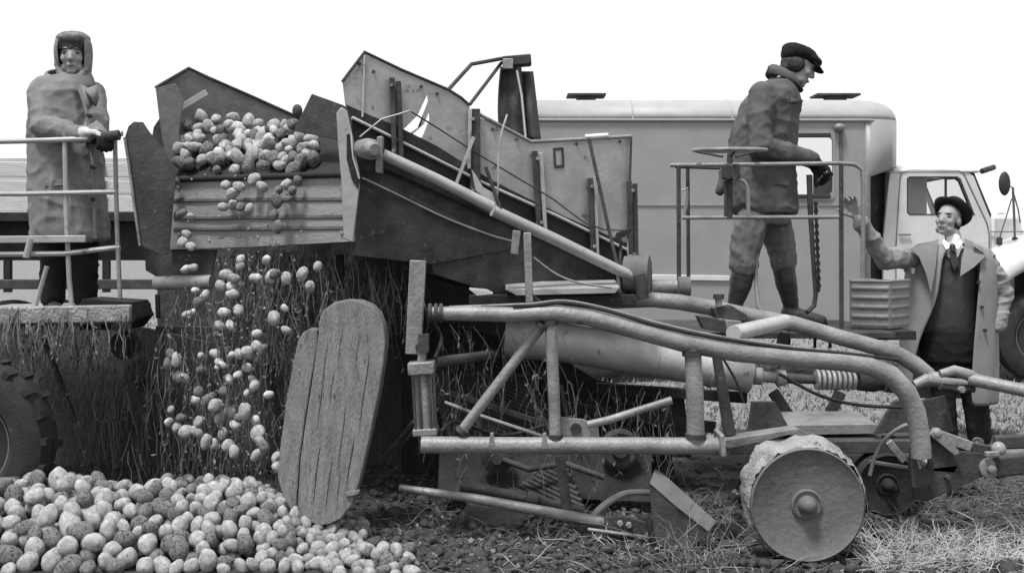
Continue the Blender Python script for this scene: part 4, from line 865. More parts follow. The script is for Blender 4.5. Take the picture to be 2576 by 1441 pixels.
# jacket: trunk with flaring skirt, collar, sleeves
b = MB()
ringpx(b, [(196, 1945, 1988, .09), (212, 1918, 1998, .15), (232, 1890, 2006, .20), (262, 1864, 2012, .215), (310, 1846, 2008, .21), (360, 1836, 2002, .20), (410, 1830, 1999, .20), (450, 1824, 2000, .205), (490, 1828, 2003, .225), (522, 1838, 2005, .225), (538, 1846, 2005, .215)], d1)
b.chain([P(1835, 440, d1), P(1812, 478, d1)], [.07, .035])
for q in (1, -1): b.chain([sh[q]+Vector((0, 0, -.01)), sh[q].lerp(el[q], .5)+Vector((-.01, 0, 0)), el[q], el[q].lerp(wr[q], .55), wr[q]], [.083, .078, .072, .062, .052])
jk = remesh(b, 'jacket', M['jacket'], man1, .009, 2, [(.012, (4, 4, 4.5)), (.006, (8, 8, 10)), (-.004, (24, 24, 24))])
b = MB(); rows = []
for k in range(15):
    a = R(-165+330*k/14); c0 = P(1968, 196, d1)
    e0 = c0+Vector((.075*math.cos(a), .105*math.sin(a), .035-.045*math.cos(a)*1.0)); e1 = c0+Vector((.115*math.cos(a)+.012, .15*math.sin(a), -.035-.06*math.cos(a))); rows.append([e0, e0.lerp(e1, .3)+Vector((0, 0, .016)), e1])
b.grid(rows).build('collar', M['jacket'], jk, solid=.012, angle=70)
b = MB(); b.grid([[P(1990, 226, d1-.10), P(2020, 256, d1-.12), P(2000, 262, d1-.19)], [P(1975, 232, d1-.16), P(1992, 250, d1-.21), P(1985, 258, d1-.225)]]).build('lapel', M['jacket'], jk, solid=.01, angle=70)
MB().prism([P(1990, 440, d1-.10), P(2004, 445, d1-.06), P(2006, 538, d1-.05), P(1992, 536, d1-.11)], (0, .02, 0)).build('placket', M['jacket'], jk, bevel=.004)
MB().prism([P(1918, 452, d1-.215), P(1985, 455, d1-.205), P(1985, 466, d1-.207), P(1918, 463, d1-.217)], (0, .012, 0)).build('pocket_flap', M['jacket'], jk, bevel=.003)
for q in (1, -1):
    b = MB()
    hand_into(b, hd[q], Vector((.45, -.35 if q == 1 else .1, -.55)), Vector((-.5, -.35 if q == 1 else -.6, -.2)), 1.05, (40, 45, 30), q, 1, .004)
    b.chain([wr[q]-Vector((.03, 0, -.01)), hd[q]], [.052, .042])
    remesh(b, 'glove', M['black_felt'], man1, .007, 2)

# ---- the woman on the picking platform
d3 = 6.6
wom = empty('person', P(180, 785, d3), 'woman in headscarf and long quilted coat resting her hand on a platform rail', 'person')
hc = P(184, 142, d3); hf = Vector((.22, -.97, -.06)); hu = Vector((0, -.04, 1))
b = MB(); head_into(b, hc, hf, hu, .97); b.chain([P(172, 212, d3), P(180, 172, d3)], [.06, .052])
ringpx(b, [(205, 130, 215, .10), (230, 105, 230, .12), (320, 105, 225, .12), (420, 105, 225, .12), (520, 105, 228, .13)], d3)
sh = {1: P(112, 232, d3-.04), -1: P(226, 240, d3+.06)}; el = {1: P(106, 318, d3-.18), -1: P(238, 330, d3-.06)}; wr = {1: P(205, 338, d3-.36), -1: P(244, 345, d3-.32)}
for q in (1, -1): b.chain([sh[q], el[q], wr[q]], [.055, .043, .03])
b.chain([P(140, 520, d3), P(135, 650, d3), P(130, 770, d3), P(145, 782, d3-.14)], [.09, .06, .042, .034]); b.chain([P(205, 520, d3), P(212, 650, d3), P(216, 770, d3), P(228, 782, d3-.14)], [.09, .06, .042, .034])
hdw = {1: (P(214, 337, d3-.38), Vector((.9, -.25, -.05)), Vector((0, -.25, -1))), -1: (P(248, 346, d3-.36), Vector((.5, -.6, -.1)), Vector((0, -.3, -1)))}
for q in (1, -1): hand_into(b, hdw[q][0], hdw[q][1], hdw[q][2], .9, (28, 40, 30), q)
remesh(b, 'body', M['skin'], wom, .008, 3); face_bits(wom, hc, hf, hu, .97)
f, u, s = basis(hf, hu); Mx = Matrix((f, s, u)).transposed()
b = MB()      # fringe
for k in range(9): a = -.06+.015*k; b.capsule(hc+f*.072+s*a*.95+u*.085, hc+f*(.092-abs(a)*.35)+s*a+u*(.036+.004*noise.noise((k, 2, 1))), .013, .008, 8)
remesh(b, 'hair', M['hair'], wom, .006, 1)
b = MB(); rows = []      # headscarf wraps the head, open at the face, tied under the chin
for k in range(25):
    a = R(45+270*k/24); row = []
    for z, rr, rs_ in ((.146, .03, .03), (.136, .078, .066), (.102, .114, .096), (.05, .122, .106), (0, .118, .106), (-.06, .108, .100), (-.11, .098, .094), (-.15, .09, .09)):
        row.append(hc+f*(rr*math.cos(a)*(1 if z > .05 else 1.0)-.012)+s*rs_*math.sin(a)+u*z+f*.006*noise.noise((k*.5, z*20, 2)))
    rows.append(row)
sf_ = b.grid(rows).build('headscarf', M['scarf'], wom, solid=.010, sub=1, angle=80)
b = MB(); b.ell(hc+f*.025+u*.103, .080, .092, .036, Mx, 18, 10); b.ell(hc-f*.02+u*.10, .102, .100, .052, Mx, 18, 10); remesh(b, 'scarf_front', M['scarf'], sf_, .009, 3, [(.005, (16, 16, 16))])
b = MB(); b.chain([hc+s*.085+f*.03-u*.05, hc+s*.06+f*.06-u*.115, hc+f*.085-u*.15], [.018, .022, .024]); b.chain([hc-s*.085+f*.03-u*.05, hc-s*.06+f*.06-u*.115, hc+f*.085-u*.15], [.018, .022, .024]); b.ell(hc-u*.155, .075, .085, .04, Mx)
remesh(b, 'scarf_knot', M['scarf'], sf_, .009, 2, [(.006, (25, 25, 25))])
b = MB()
ringpx(b, [(196, 128, 222, .10), (210, 112, 232, .13), (235, 88, 240, .165), (270, 80, 243, .175), (320, 76, 247, .18), (380, 76, 254, .19), (450, 78, 262, .20), (530, 79, 270, .205), (598, 80, 277, .21), (604, 84, 274, .19)], d3)
for q in (1, -1): b.chain([sh[q], sh[q].lerp(el[q], .5), el[q], el[q].lerp(wr[q], .5), wr[q]], [.086, .080, .074, .062, .052])
ct = remesh(b, 'coat', M['coat_w'], wom, .009, 2, [(.016, (7, 7, 1.2)), (.008, (5, 5, 9)), (-.004, (24, 24, 24))])
b = MB(); rows = []
for k in range(19):
    a = R(-168+336*k/18); c0 = P(170, 196, d3); g_ = Vector((math.sin(a), math.cos(a), 0))
    up_ = .055+.02*math.cos(a); e0 = c0+Vector((.115*g_.x, .10*g_.y, up_-.05*(1-abs(math.cos(a/2))))); e1 = c0+Vector((.165*g_.x, .145*g_.y, -.02-.07*(1-math.cos(a))*.5)); rows.append([e0, e0.lerp(e1, .25)+Vector((0, 0, .014)), e1])
b.grid(rows).build('collar', M['coat_w'], ct, solid=.016, sub=1, angle=80)
MB().tube(bez([P(196, 214, d3-.165), P(212, 260, d3-.185), P(226, 330, d3-.19), P(236, 450, d3-.195), P(240, 600, d3-.20)], 6), .012, 8, flat=.5).build('coat_edge', M['coat_w'], ct)
b = MB(); b.grid([[P(205, 215, d3-.15), P(240, 232, d3-.10), P(236, 262, d3-.12)], [P(196, 222, d3-.17), P(216, 262, d3-.19), P(222, 275, d3-.19)]]).build('lapel', M['coat_w'], ct, solid=.014, angle=80)
for q in (1, -1):
    b = MB(); hand_into(b, hdw[q][0], hdw[q][1], hdw[q][2], 1.0, (28, 40, 30), q, 1, .006); b.chain([wr[q]-hdw[q][1]*.03, hdw[q][0]], [.05, .042]); remesh(b, 'mitten' if False else 'glove', M['mitten'] if q == 1 else M['black_felt'], wom, .008, 2)
for x_, y_ in ((140, 135), (206, 214)):
    b = MB(); b.chain([P(x_, 560, d3), P(y_, 660, d3), P(y_-2, 745, d3)], [.10, .08, .075]); remesh(b, 'trouser_leg', M['suit'], wom, .012, 3, [(.008, (8, 8, 16))])
for x_ in (132, 214):
    b = MB(); b.chain([P(x_, 735, d3), P(x_, 772, d3)], [.062, .055]); b.chain([P(x_, 776, d3+.03), P(x_+12, 780, d3-.16)], [.05, .042]); remesh(b, 'boot', M['boot'], wom, .011, 3)

# ---- the man in overcoat and hat, arm raised
d2_ = 8.0
man2 = empty('person', P(2400, 1120, d2_), 'man in black hat, tie and open overcoat raising one arm towards the platform', 'person')
man2.location.z = 0; WL[man2.name] = Vector(man2.location)
hc = P(2386, 555, d2_); hf = Vector((-.70, -.66, .20)); hu = Vector((.16, .05, .98))
b = MB(); head_into(b, hc, hf, hu, 1.0); b.chain([P(2402, 632, d2_), P(2396, 590, d2_)], [.062, .056])
ringpx(b, [(622, 2340, 2450, .09), (650, 2305, 2475, .12), (720, 2312, 2462, .13), (800, 2318, 2455, .12), (880, 2322, 2455, .13)], d2_)
sh = {1: P(2482, 648, d2_), -1: P(2292, 640, d2_-.03)}      # +1 = his left arm (picture right side)
elR = P(2228, 655, d2_-.24); wrR = P(2163, 556, d2_-.36); elL = P(2522, 742, d2_+.02); wrL = P(2508, 815, d2_-.06)
b.chain([sh[-1], elR, wrR], [.055, .044, .031]); b.chain([sh[1], elL, wrL, P(2485, 835, d2_+.02)], [.055, .044, .032, .035])
b.chain([P(2368, 870, d2_), P(2376, 990, d2_), P(2384, 1105, d2_), P(2372, 1122, d2_-.14)], [.09, .062, .044, .036]); b.chain([P(2432, 870, d2_), P(2452, 990, d2_), P(2462, 1105, d2_), P(2458, 1122, d2_-.15)], [.09, .062, .044, .036])
hand_into(b, P(2159, 550, d2_-.36), Vector((-.42, -.08, .90)), Vector((-.45, -.85, -.25)), 1.12, (16, 24, 18), -1, 1.1)
remesh(b, 'body', M['skin'], man2, .0075, 3); face_bits(man2, hc, hf, hu, 1.0)
f, u, s = basis(hf, hu); Mx = Matrix((f, s, u)).transposed()
b = MB(); b.ell(hc-f*.03+u*.01, .085, .083, .08, Mx); b.ell(hc-f*.06-u*.03, .04, .068, .05, Mx); remesh(b, 'hair', M['hair'], man2, .008, 2, [(.003, (60, 60, 40))])
hu2 = (u*.78-f*.62).normalized(); f2, u2, s2 = basis(f*.78+u*.62, hu2); Mh = Matrix((f2, s2, u2)).transposed(); h0 = hc+u*.058-f*.018
prof = [(.0, .132, .120), (.03, .124, .110), (.075, .112, .098), (.105, .098, .084), (.118, .07, .056), (.112, .03, .022)]
b = MB().loft([(h0+u2*z, a*.86, c_*.92, Mh) for z, a, c_ in prof], 30); hat = b.build('hat', M['black_felt'], man2, angle=80, sub=1)
rows = []
for k in range(33):
    a = 2*math.pi*k/32; g_ = f2*math.cos(a)+s2*math.sin(a); el_ = math.hypot(1.06*math.cos(a), .97*math.sin(a)); curl_ = .028*abs(math.sin(a))-.012*math.cos(a)
    rows.append([h0+g_*.095-u2*.004, h0+g_*.118*el_-u2*.004, h0+g_*.136*el_+u2*(.006+curl_), h0+g_*.140*el_+u2*(.018+curl_)])
b = MB().grid(rows).build('brim', M['black_felt'], hat, solid=.007, angle=80)
MB().loft([(h0+u2*.004, .118, .113, Mh), (h0+u2*.036, .111, .106, Mh)], 30).build('hat_band', M['trim_dark'], hat)
# pullover, shirt, tie, trousers
b = MB(); ringpx(b, [(624, 2372, 2430, .10), (650, 2322, 2462, .135), (720, 2318, 2458, .15), (800, 2312, 2455, .145), (835, 2318, 2452, .135)], d2_)
pv = remesh(b, 'pullover', M['vest'], man2, .010, 4, [(.004, (9, 9, 7))])
b = MB(); b.chain([P(2400, 622, d2_-.01), P(2398, 600, d2_-.02)], [.058, .050]); b.prism([P(2376, 616, d2_-.105), P(2424, 616, d2_-.105), P(2414, 640, d2_-.14), P(2402, 668, d2_-.15), P(2386, 645, d2_-.14)], (0, .05, 0)); sh_ = remesh(b, 'shirt', M['shirt'], man2, .007, 2)
for sg in (-1, 1): MB().prism([P(2396, 618, d2_-.155), P(2396+sg*22, 602, d2_-.09), P(2396+sg*25, 611, d2_-.105), P(2396+sg*15, 628, d2_-.158)], (0, .010, 0)).build('collar', M['shirt'], sh_, bevel=.002)
b = MB(); b.chain([P(2396, 620, d2_-.158), P(2397, 630, d2_-.162)], [.022, .017]); b.prism([P(2389, 632, d2_-.165), P(2406, 632, d2_-.165), P(2412, 665, d2_-.168), P(2400, 682, d2_-.168), P(2392, 662, d2_-.168)], (0, .015, 0)); b.build('tie', M['tie'], man2, bevel=.003)
b = MB(); ringpx(b, [(826, 2318, 2455, .14), (870, 2316, 2465, .15), (910, 2318, 2472, .14)], d2_); b.chain([P(2362, 890, d2_), P(2374, 990, d2_), P(2384, 1095, d2_)], [.112, .085, .072]); b.chain([P(2430, 890, d2_), P(2452, 990, d2_), P(2464, 1095, d2_)], [.115, .095, .085])
remesh(b, 'trousers', M['suit'], man2, .012, 4, [(.006, (7, 7, 12))])
for a_, c_ in ((2384, 2372), (2463, 2458)):
    b = MB(); b.chain([P(a_, 1112, d2_+.05), P(c_, 1118, d2_-.16)], [.045, .04]); remesh(b, 'shoe', M['boot'], man2, .009, 2)
# overcoat: open at the front, hangs from the shoulders
def shell(spec, a0, a1, n=34):
    rows = []
    for q in spec:
        v, ul, ur, ry, f0, f1 = q; c = P((ul+ur)/2, v, d2_); rx = S(ur-ul, d2_)/2; row = []
        for k in range(n):
            t = k/(n-1); a = R(f0+(f1-f0)*t)      # from the opening on picture left round the back to the opening on picture right
            w_ = 1+.035*math.sin(9*a+v*.01)*min(1, max(0, (v-700)/200))
            row.append(c+Vector((rx*w_*math.cos(a), ry*w_*math.sin(a), 0)))
        rows.append(row)
    return rows
spec = [(612, 2352, 2450, .10, 250, -62), (626, 2312, 2480, .145, 248, -60), (650, 2284, 2500, .175, 246, -62), (700, 2278, 2504, .195, 245, -66), (760, 2276, 2506, .20, 240, -70), (820, 2270, 2506, .205, 226, -72), (880, 2266, 2506, .21, 214, -74), (950, 2264, 2505, .21, 210, -75), (1014, 2262, 2504, .215, 208, -75)]
ct = MB().grid(shell(spec, 0, 0)).build('overcoat', M['coat_m'], man2, solid=.014, sub=1, angle=80)
b = MB(); b.chain([sh[-1]+Vector((.03, .02, -.01)), sh[-1].lerp(elR, .5), elR, elR.lerp(wrR, .5), wrR+Vector((.004, 0, -.01))], [.088, .080, .072, .062, .054]); remesh(b, 'sleeve', M['jacket'] if False else M['coat_m'], ct, .009, 2, [(.012, (5, 5, 8)), (.006, (10, 10, 14)), (-.003, (26, 26, 26))])
b = MB(); b.chain([sh[1]+Vector((-.03, .02, -.01)), sh[1].lerp(elL, .5), elL, elL.lerp(wrL, .6), wrL+Vector((-.01, -.03, 0))], [.090, .080, .074, .066, .058]); remesh(b, 'sleeve', M['coat_m'], ct, .009, 2, [(.014, (4, 4, 14)), (.006, (9, 9, 20)), (-.003, (26, 26, 26))])
yb = d2_
def flat(name, pts, mt='coat_m', th=.012, bev=.004): return MB().prism([P(u_, v_, y_) for u_, v_, y_ in pts], (0, th, 0)).build(name, M[mt], ct, bevel=bev)
flat('lapel', [(2362, 600, yb-.10), (2345, 606, yb-.14), (2310, 612, yb-.165), (2290, 626, yb-.18), (2312, 646, yb-.20), (2330, 690, yb-.215), (2342, 740, yb-.215), (2352, 690, yb-.20), (2358, 640, yb-.175)])
flat('lapel', [(2426, 598, yb-.10), (2445, 606, yb-.14), (2474, 626, yb-.185), (2480, 645, yb-.19), (2452, 672, yb-.20), (2416, 696, yb-.215), (2420, 650, yb-.18), (2428, 622, yb-.13)])
flat('collar_fold', [(2455, 610, yb-.155), (2482, 630, yb-.155), (2474, 636, yb-.19), (2448, 618, yb-.18)])
flat('pocket_flap', [(2464, 700, yb-.185), (2500, 702, yb-.13), (2500, 712, yb-.13), (2464, 708, yb-.187)])
flat('pocket_flap', [(2276, 668, yb-.12), (2302, 676, yb-.20), (2300, 690, yb-.20), (2274, 684, yb-.12)])
for v_ in (712, 772, 830): MB().lathe(P(2462+(v_-712)*.15, v_, yb-.20), (0, -1, 0), [(-.02, .011), (.004, .011), (.006, .007)], 12).build('button', M['trim_dark'], ct)
MB().lathe(P(2478, 830, yb-.19), (0, -1, 0), [(-.02, .011), (.004, .011), (.006, .007)], 12).build('button', M['trim_dark'], ct)

# seams, buttons and pockets on the work clothes
for v_ in (290, 350, 420, 500): MB().lathe(P(232 if v_ > 400 else 222, v_, d3-.215), (0, -1, 0), [(-.04, .013), (.004, .013), (.007, .008)], 12).build('button', M['trim_dark'], bpy.data.objects['coat'])
MB().prism([P(110, 455, d3-.196), P(165, 450, d3-.212), P(166, 466, d3-.214), P(110, 470, d3-.198)], (0, .03, 0)).build('pocket_flap', M['coat_w'], bpy.data.objects['coat'], bevel=.006)

MB().grid([[P(214, 226, d3-.17), P(244, 214, d3-.12), P(246, 250, d3-.13)], [P(216, 232, d3-.20), P(232, 250, d3-.20), P(240, 268, d3-.17)]]).build('lapel', M['coat_w'], wom, solid=.014, angle=80)
# ------------------------------------------------------------------ box, leaning board, potatoes, haulm, straw
# ribbed tin box standing on the platform end
bd = 6.85
c0, cR, cL = P(2240, 0, bd), P(2287, 0, bd+.22), P(2138, 0, bd+.10)
zt_, zb_ = P(0, 708, bd).z, P(0, 828, bd).z
tin = empty('tin_box', Vector((c0.x, c0.y+.15, zb_)), 'ribbed grey tin box standing at the end of the platform beside the overcoat', 'box')
bk = Vector((cL.x+cR.x-c0.x, cL.y+cR.y-c0.y, 0))
def wall(a, b, nr=5):
    a = Vector((a.x, a.y, 0)); b = Vector((b.x, b.y, 0)); dr = (b-a); n_ = Vector((dr.y, -dr.x, 0)).normalized()
    rows = []; H = zt_-zb_
    for k in range(41):
        t = k/40; o_ = .010*max(0, math.sin(t*nr*2*math.pi)) if .06 < t < .92 else 0
        rows.append([a+Vector((0, 0, zb_+H*t)), a+dr*.05+n_*o_*.2+Vector((0, 0, zb_+H*t)), a+dr*.08+n_*o_+Vector((0, 0, zb_+H*t)), a+dr*.92+n_*o_+Vector((0, 0, zb_+H*t)), a+dr*.95+n_*o_*.2+Vector((0, 0, zb_+H*t)), b+Vector((0, 0, zb_+H*t))])
    return rows
for a, b in ((cL, c0), (c0, cR), (cR, bk), (bk, cL)): MB().grid(wall(a, b)).build('ribbed_side', M['tin'], tin, solid=.004, angle=80)
rim = [Vector((p.x, p.y, zt_)) for p in (cL, c0, cR, bk, cL)]
MB().tube(rim, .009, 8).build('rim', M['tin'], tin)
MB().prism([Vector((p.x, p.y, zb_)) for p in (cL, c0, cR, bk)], (0, 0, .01)).build('bottom', M['tin'], tin)

# heavy weathered boards leaning together against the machine
bdw = empty('leaning_board', P(760, 1300, 5.35), 'thick weathered timber slab with rounded top leaning behind the potato heap', 'board')
def slab(name, pts, d0, th, mt='wood'):
    rowsF = [P(u_, v_, d0+(1320-v_)/560*.22) for u_, v_ in pts]
    return MB().prism(rowsF, (0, th, 0)).build(name, M[mt], bdw, bevel=.007)
slab('board', [(698, 1200), (704, 1130), (720, 1010), (738, 910), (750, 858), (762, 836), (780, 826), (797, 830), (800, 860), (786, 940), (770, 1040), (754, 1150), (744, 1300), (715, 1260)], 5.315, .10)
slab('board', [(801, 842), (802, 812), (812, 782), (840, 761), (870, 755), (905, 757), (932, 768), (952, 788), (965, 820), (970, 860), (966, 905), (955, 980), (930, 1100), (905, 1210), (885, 1270), (862, 1302), (835, 1316), (800, 1322), (746, 1302), (756, 1150), (772, 1040), (788, 940)], 5.30, .15)
for (a, b, c, d, w_) in ((826, 850, 795, 1090, .9), (872, 1000, 850, 1180, .8), (930, 880, 902, 1090, 1.0), (806, 1110, 786, 1270, 1.1), (892, 1090, 870, 1230, 1.1), (842, 920, 828, 1020, .7), (862, 820, 848, 930, .6), (905, 830, 893, 930, .7), (836, 1140, 818, 1290, .9), (858, 1180, 845, 1270, .7)):
    q = [P(a+(c-a)*t+.8*math.sin(t*7+a), b+(d-b)*t, 5.297+(1320-(b+(d-b)*t))/560*.22) for t in np.linspace(0, 1, 7)]
    MB().tube(q, [S(w_, 5.3)*x for x in (.1, .7, 1, .9, 1, .6, .1)], 5, flat=.6).build('crack', M['dark'], bdw)
slab('splinter', [(868, 1238), (905, 1232), (903, 1243), (872, 1250)], 5.28, .03)

# ---- potatoes
def ico(sub=2):
    bm = bmesh.new(); bmesh.ops.create_icosphere(bm, subdivisions=sub, radius=1); vs = [v.co.copy() for v in bm.verts]; fs = [tuple(v.index for v in f.verts) for f in bm.faces]; bm.free(); return vs, fs
IV, IF = ico(3)
pm = []
for k in range(14):
    vs = []
    el_ = (random.uniform(.9, 1.12), random.uniform(.78, .98), random.uniform(.68, .9)); ben = random.uniform(-.25, .25)
    for p in IV:
        r = 1+.15*noise.noise(p*1.1+Vector((k*7.3, 0, .5)))+.06*noise.noise(p*2.6+Vector((k*7.7, 5, 0)))+.025*noise.noise(p*7+Vector((k*7, 5, 0)))
        q = Vector((p.x*el_[0]*r*1.12, p.y*el_[1]*r, p.z*el_[2]*r)); q.z += ben*q.x*q.x
        for e_ in range(4):
            ed = Vector((math.sin(k*3+e_*1.9), math.cos(k*5+e_*2.3), math.sin(e_*4+k))).normalized(); dd = (p-ed).length
            if dd < .25: q *= 1-.09*(1-dd/.25)
        vs.append(q)
    me = bpy.data.meshes.new('potato'); me.from_pydata([tuple(v) for v in vs], [], IF); me.shade_smooth()
    me.materials.append(M['potato'] if k % 3 else M['potato_m']); pm.append(me)
def potato(c, r, label, group, rng=random):
    me = rng.choice(pm); tone = 'earth-caked' if me.materials[0] is M['potato_m'] else 'pale'; label = tone+' '+label; group = tone+' '+group
    o = bpy.data.objects.new('potato', me); COL.objects.link(o); o.location = c
    o.rotation_euler = (rng.uniform(0, 6.28), rng.uniform(0, 6.28), rng.uniform(0, 6.28)); o.scale = (r, r, r)
    return tag(o, label, 'potato', group)
def heap_h(x, y):
    """height of the heap: long ridge tapering to the right"""
    u_ = CU+x*F/y
    prof = np.interp(u_, [-120, 0, 120, 210, 330, 430, 520, 640, 700, 760, 850, 920, 1010, 1060], [.27, .28, .29, .30, .25, .28, .29, .27, .21, .12, .055, .01, -.03, -.05])
    ridge = 5.42; f_ = 1-((y-ridge)/.62)**2 if y < ridge else 1-((y-ridge)/.40)**2
    return prof*max(-.2, f_)+.012*noise.noise((x*5, y*5, 2))
rng = random.Random(11); hp_ = []
def rest(x, y, r):
    z = gz(x, y)+r*.85
    for (px, py, pz, pr) in hp_:
        dx = x-px; dy = y-py; q = dx*dx+dy*dy; R_ = (pr+r)*.90
        if q < R_*R_: z = max(z, pz+math.sqrt(R_*R_-q)*.82)
    return z
tries = 0
while tries < 24000 and len(hp_) < 2200:
    tries += 1
    y = rng.uniform(4.72, 5.80); u_ = rng.uniform(-100, 1040); x = (u_-CU)*y/F
    big = 1-.22*min(1, max(0, (u_-150)/750)); r = rng.triangular(.031, .056, .040)*big*(1.10 if u_ < 420 else 1)
    h = heap_h(x, y)
    if h < .012 and not (u_ > 820 and y < 5.15 and rng.random() < .12): continue
    z = rest(x, y, r)
    if z+r*.3 > max(h, .045): continue
    hp_.append((x, y, z, r))
# which of them the heap hides: splat into a small id buffer
W_, H_ = 700, 400; zb2 = np.full((H_, W_), 1e9); idb = np.full((H_, W_), -1)
for i, (x, y, z, r) in enumerate(hp_):
    u_ = (CU+x*F/y)*W_/2576; v_ = (HV-(z-HC)*F/y)*H_/1441; rr = r*F/y*W_/2576
    for jj in range(max(0, int(v_-rr)), min(H_, int(v_+rr)+1)):
        for ii in range(max(0, int(u_-rr)), min(W_, int(u_+rr)+1)):
            q = 1-((ii-u_)**2+(jj-v_)**2)/(rr*rr)
            if q > 0:
                dd = y-r*math.sqrt(q)
                if dd < zb2[jj, ii]: zb2[jj, ii] = dd; idb[jj, ii] = i
cnt = np.bincount(idb[idb >= 0].ravel(), minlength=len(hp_)); order = list(np.argsort(-cnt)); NTOP = 180
top = set(int(i) for i in order[:NTOP] if cnt[i] > 0)
for i in sorted(top):
    x, y, z, r = hp_[i]
    u_ = CU+x*F/y
    where = 'in the heap beside the tyre' if u_ < 300 else 'in the middle of the heap' if u_ < 680 else 'in the heap below the leaning timber' if u_ < 860 else 'at the thin end of the heap'
    lay = 'front row' if y < 5.0 else 'crest' if z > .2 else 'slope'
    potato((x, y, z), r*1.08, ('big' if r > .045 else 'small')+' potato '+where+', on its '+lay, 'potatoes '+where+', '+lay+(', big' if r > .045 else ', small'), rng)
print('heap', len(hp_), 'visible', int((cnt > 0).sum()))
lv_, lf_ = ico(2); vs = []; fs = []
for i, (x, y, z, r) in enumerate(hp_):
    if i in top: continue
    b0 = len(vs); rt = Matrix.Rotation(rng.uniform(0, 6.28), 3, Vector((rng.uniform(-1, 1), rng.uniform(-1, 1), 1)).normalized()); k = rng.uniform(.8, 1.0)
    for p in lv_:
        q = rt @ Vector((p.x*1.12, p.y*.88, p.z*k))*r*1.06*(1+.08*noise.noise(p*1.3+Vector((i, 0, 0)))); vs.append((x+q.x, y+q.y, z+q.z))
    fs += [tuple(a+b0 for a in f_) for f_ in lf_]
me = bpy.data.meshes.new('heaped_potatoes'); me.from_pydata(vs, [], fs); me.shade_smooth(); me.materials.append(M['potato_m'])
o = bpy.data.objects.new('heaped_potatoes', me); COL.objects.link(o); tag(o, 'lower layers of the potato heap showing through the gaps', kind='stuff')
# tumbling over the lip of the elevator
mouth = [(470, 300), (505, 296), (545, 300), (585, 292), (580, 318), (622, 300), (648, 312), (690, 310), (712, 316), (470, 318), (500, 325), (528, 322), (560, 330), (608, 330), (640, 338), (672, 330), (705, 338), (735, 318), (500, 352), (486, 372), (522, 372), (560, 356), (595, 362), (575, 382), (630, 360), (655, 352), (682, 366), (722, 358), (750, 345),
         (446, 372), (462, 392), (450, 410), (536, 402), (552, 402), (598, 396), (610, 408), (640, 386), (668, 395), (690, 398), (738, 392), (760, 402), (788, 398), (760, 375), (700, 420), (712, 392), (508, 400), (480, 410), (625, 425), (660, 420), (590, 428), (545, 425), (735, 425)]
extra = []
for k in range(64):
    q = (rng.uniform(460, 800), rng.triangular(300, 430, 340) if k % 2 else rng.uniform(315, 400))
    if not (q[0] > 735 and q[1] < 345): extra.append((P(q[0], q[1], dm(q[0])+(440-q[1])/140*.5+.01), rng.uniform(.028, .044)))
for k, (u_, v_) in enumerate(mouth):
    dl = dm(u_)+(440-v_)/140*.5-.02
    r = rng.uniform(.034, .054)*(1 if v_ > 340 else .92)
    wh = 'piled highest on the elevator belt' if v_ < 345 else 'rolling over the lip of the elevator' if v_ < 400 else 'just dropping off the elevator lip'
    sd = ' by the tall wing flap' if u_ < 530 else ' by the bright side flange' if u_ > 670 else ' in mid-mouth'
    potato(P(u_+rng.uniform(-4, 4), v_+rng.uniform(-4, 4), dl+rng.uniform(-.03, .03)), r*.90, 'potato '+wh+sd, 'potatoes '+wh+sd, rng)
fall = [(435, 455), (460, 535), (480, 545), (448, 540), (568, 465), (600, 470), (585, 485), (660, 470), (640, 450), (700, 480), (720, 465), (750, 455), (560, 520), (605, 520), (628, 525), (585, 515), (735, 480), (690, 540), (695, 505), (470, 590), (480, 620), (690, 620), (700, 570), (460, 610),
        (570, 690), (555, 720), (590, 700), (690, 690), (720, 700), (640, 700), (760, 690), (800, 670), (600, 780), (545, 840), (552, 820), (500, 760), (600, 890), (625, 885), (660, 880), (645, 870), (430, 890), (445, 905), (425, 915), (465, 950), (505, 930), (525, 1005), (540, 1020), (560, 985), (500, 985), (600, 1050), (615, 1035), (655, 1110), (648, 1090), (665, 1125), (430, 1030), (455, 1050), (445, 1075), (560, 1090), (575, 1120), (590, 1135), (495, 1085), (520, 1110), (695, 1150), (700, 1175), (500, 1060), (470, 1085), (690, 800), (720, 830), (780, 720)]
for k in range(44):
    q = (rng.triangular(420, 740, 560), rng.uniform(640, 1160)); extra.append((P(q[0], q[1], dm(q[0])-.3-.2*(q[1]-640)/520), rng.uniform(.018, .034)))
for u_, v_ in fall:
    fw_ = 'in front of the ribbed mouth board' if v_ < 630 else 'through the stalks just below the mouth board' if v_ < 800 else 'in mid-air beside the leaning timber' if u_ > 590 else 'in mid-air over the middle of the heap' if v_ < 1000 else 'low, about to land on the heap'
    t = min(1, max(0, (v_-450)/300)); dl = dm(u_)-.08-.30*t-.25*min(1, max(0, (v_-700)/500))
    potato(P(u_, v_, dl), rng.triangular(.022, .045, .032), 'potato falling '+fw_, 'potatoes falling '+fw_, rng)

vs = []; fs = []
for i, (c, r) in enumerate(extra):
    b0 = len(vs); rt = Matrix.Rotation(rng.uniform(0, 6.28), 3, Vector((rng.uniform(-1, 1), rng.uniform(-1, 1), .3)).normalized())
    for p in lv_: vs.append(tuple(c+(rt @ Vector((p.x*1.15, p.y*.88, p.z*.8)))*r*(1+.25*noise.noise(p*1.3+Vector((i*2.3, 0, 0))))))
    fs += [tuple(a+b0 for a in f_) for f_ in lf_]
me = bpy.data.meshes.new('dropping_potatoes'); me.from_pydata(vs, [], fs); me.shade_smooth(); me.materials.append(M['potato'])
o = bpy.data.objects.new('dropping_potatoes', me); COL.objects.link(o); tag(o, 'small potatoes mixed in with the crop pouring off the elevator', kind='stuff')
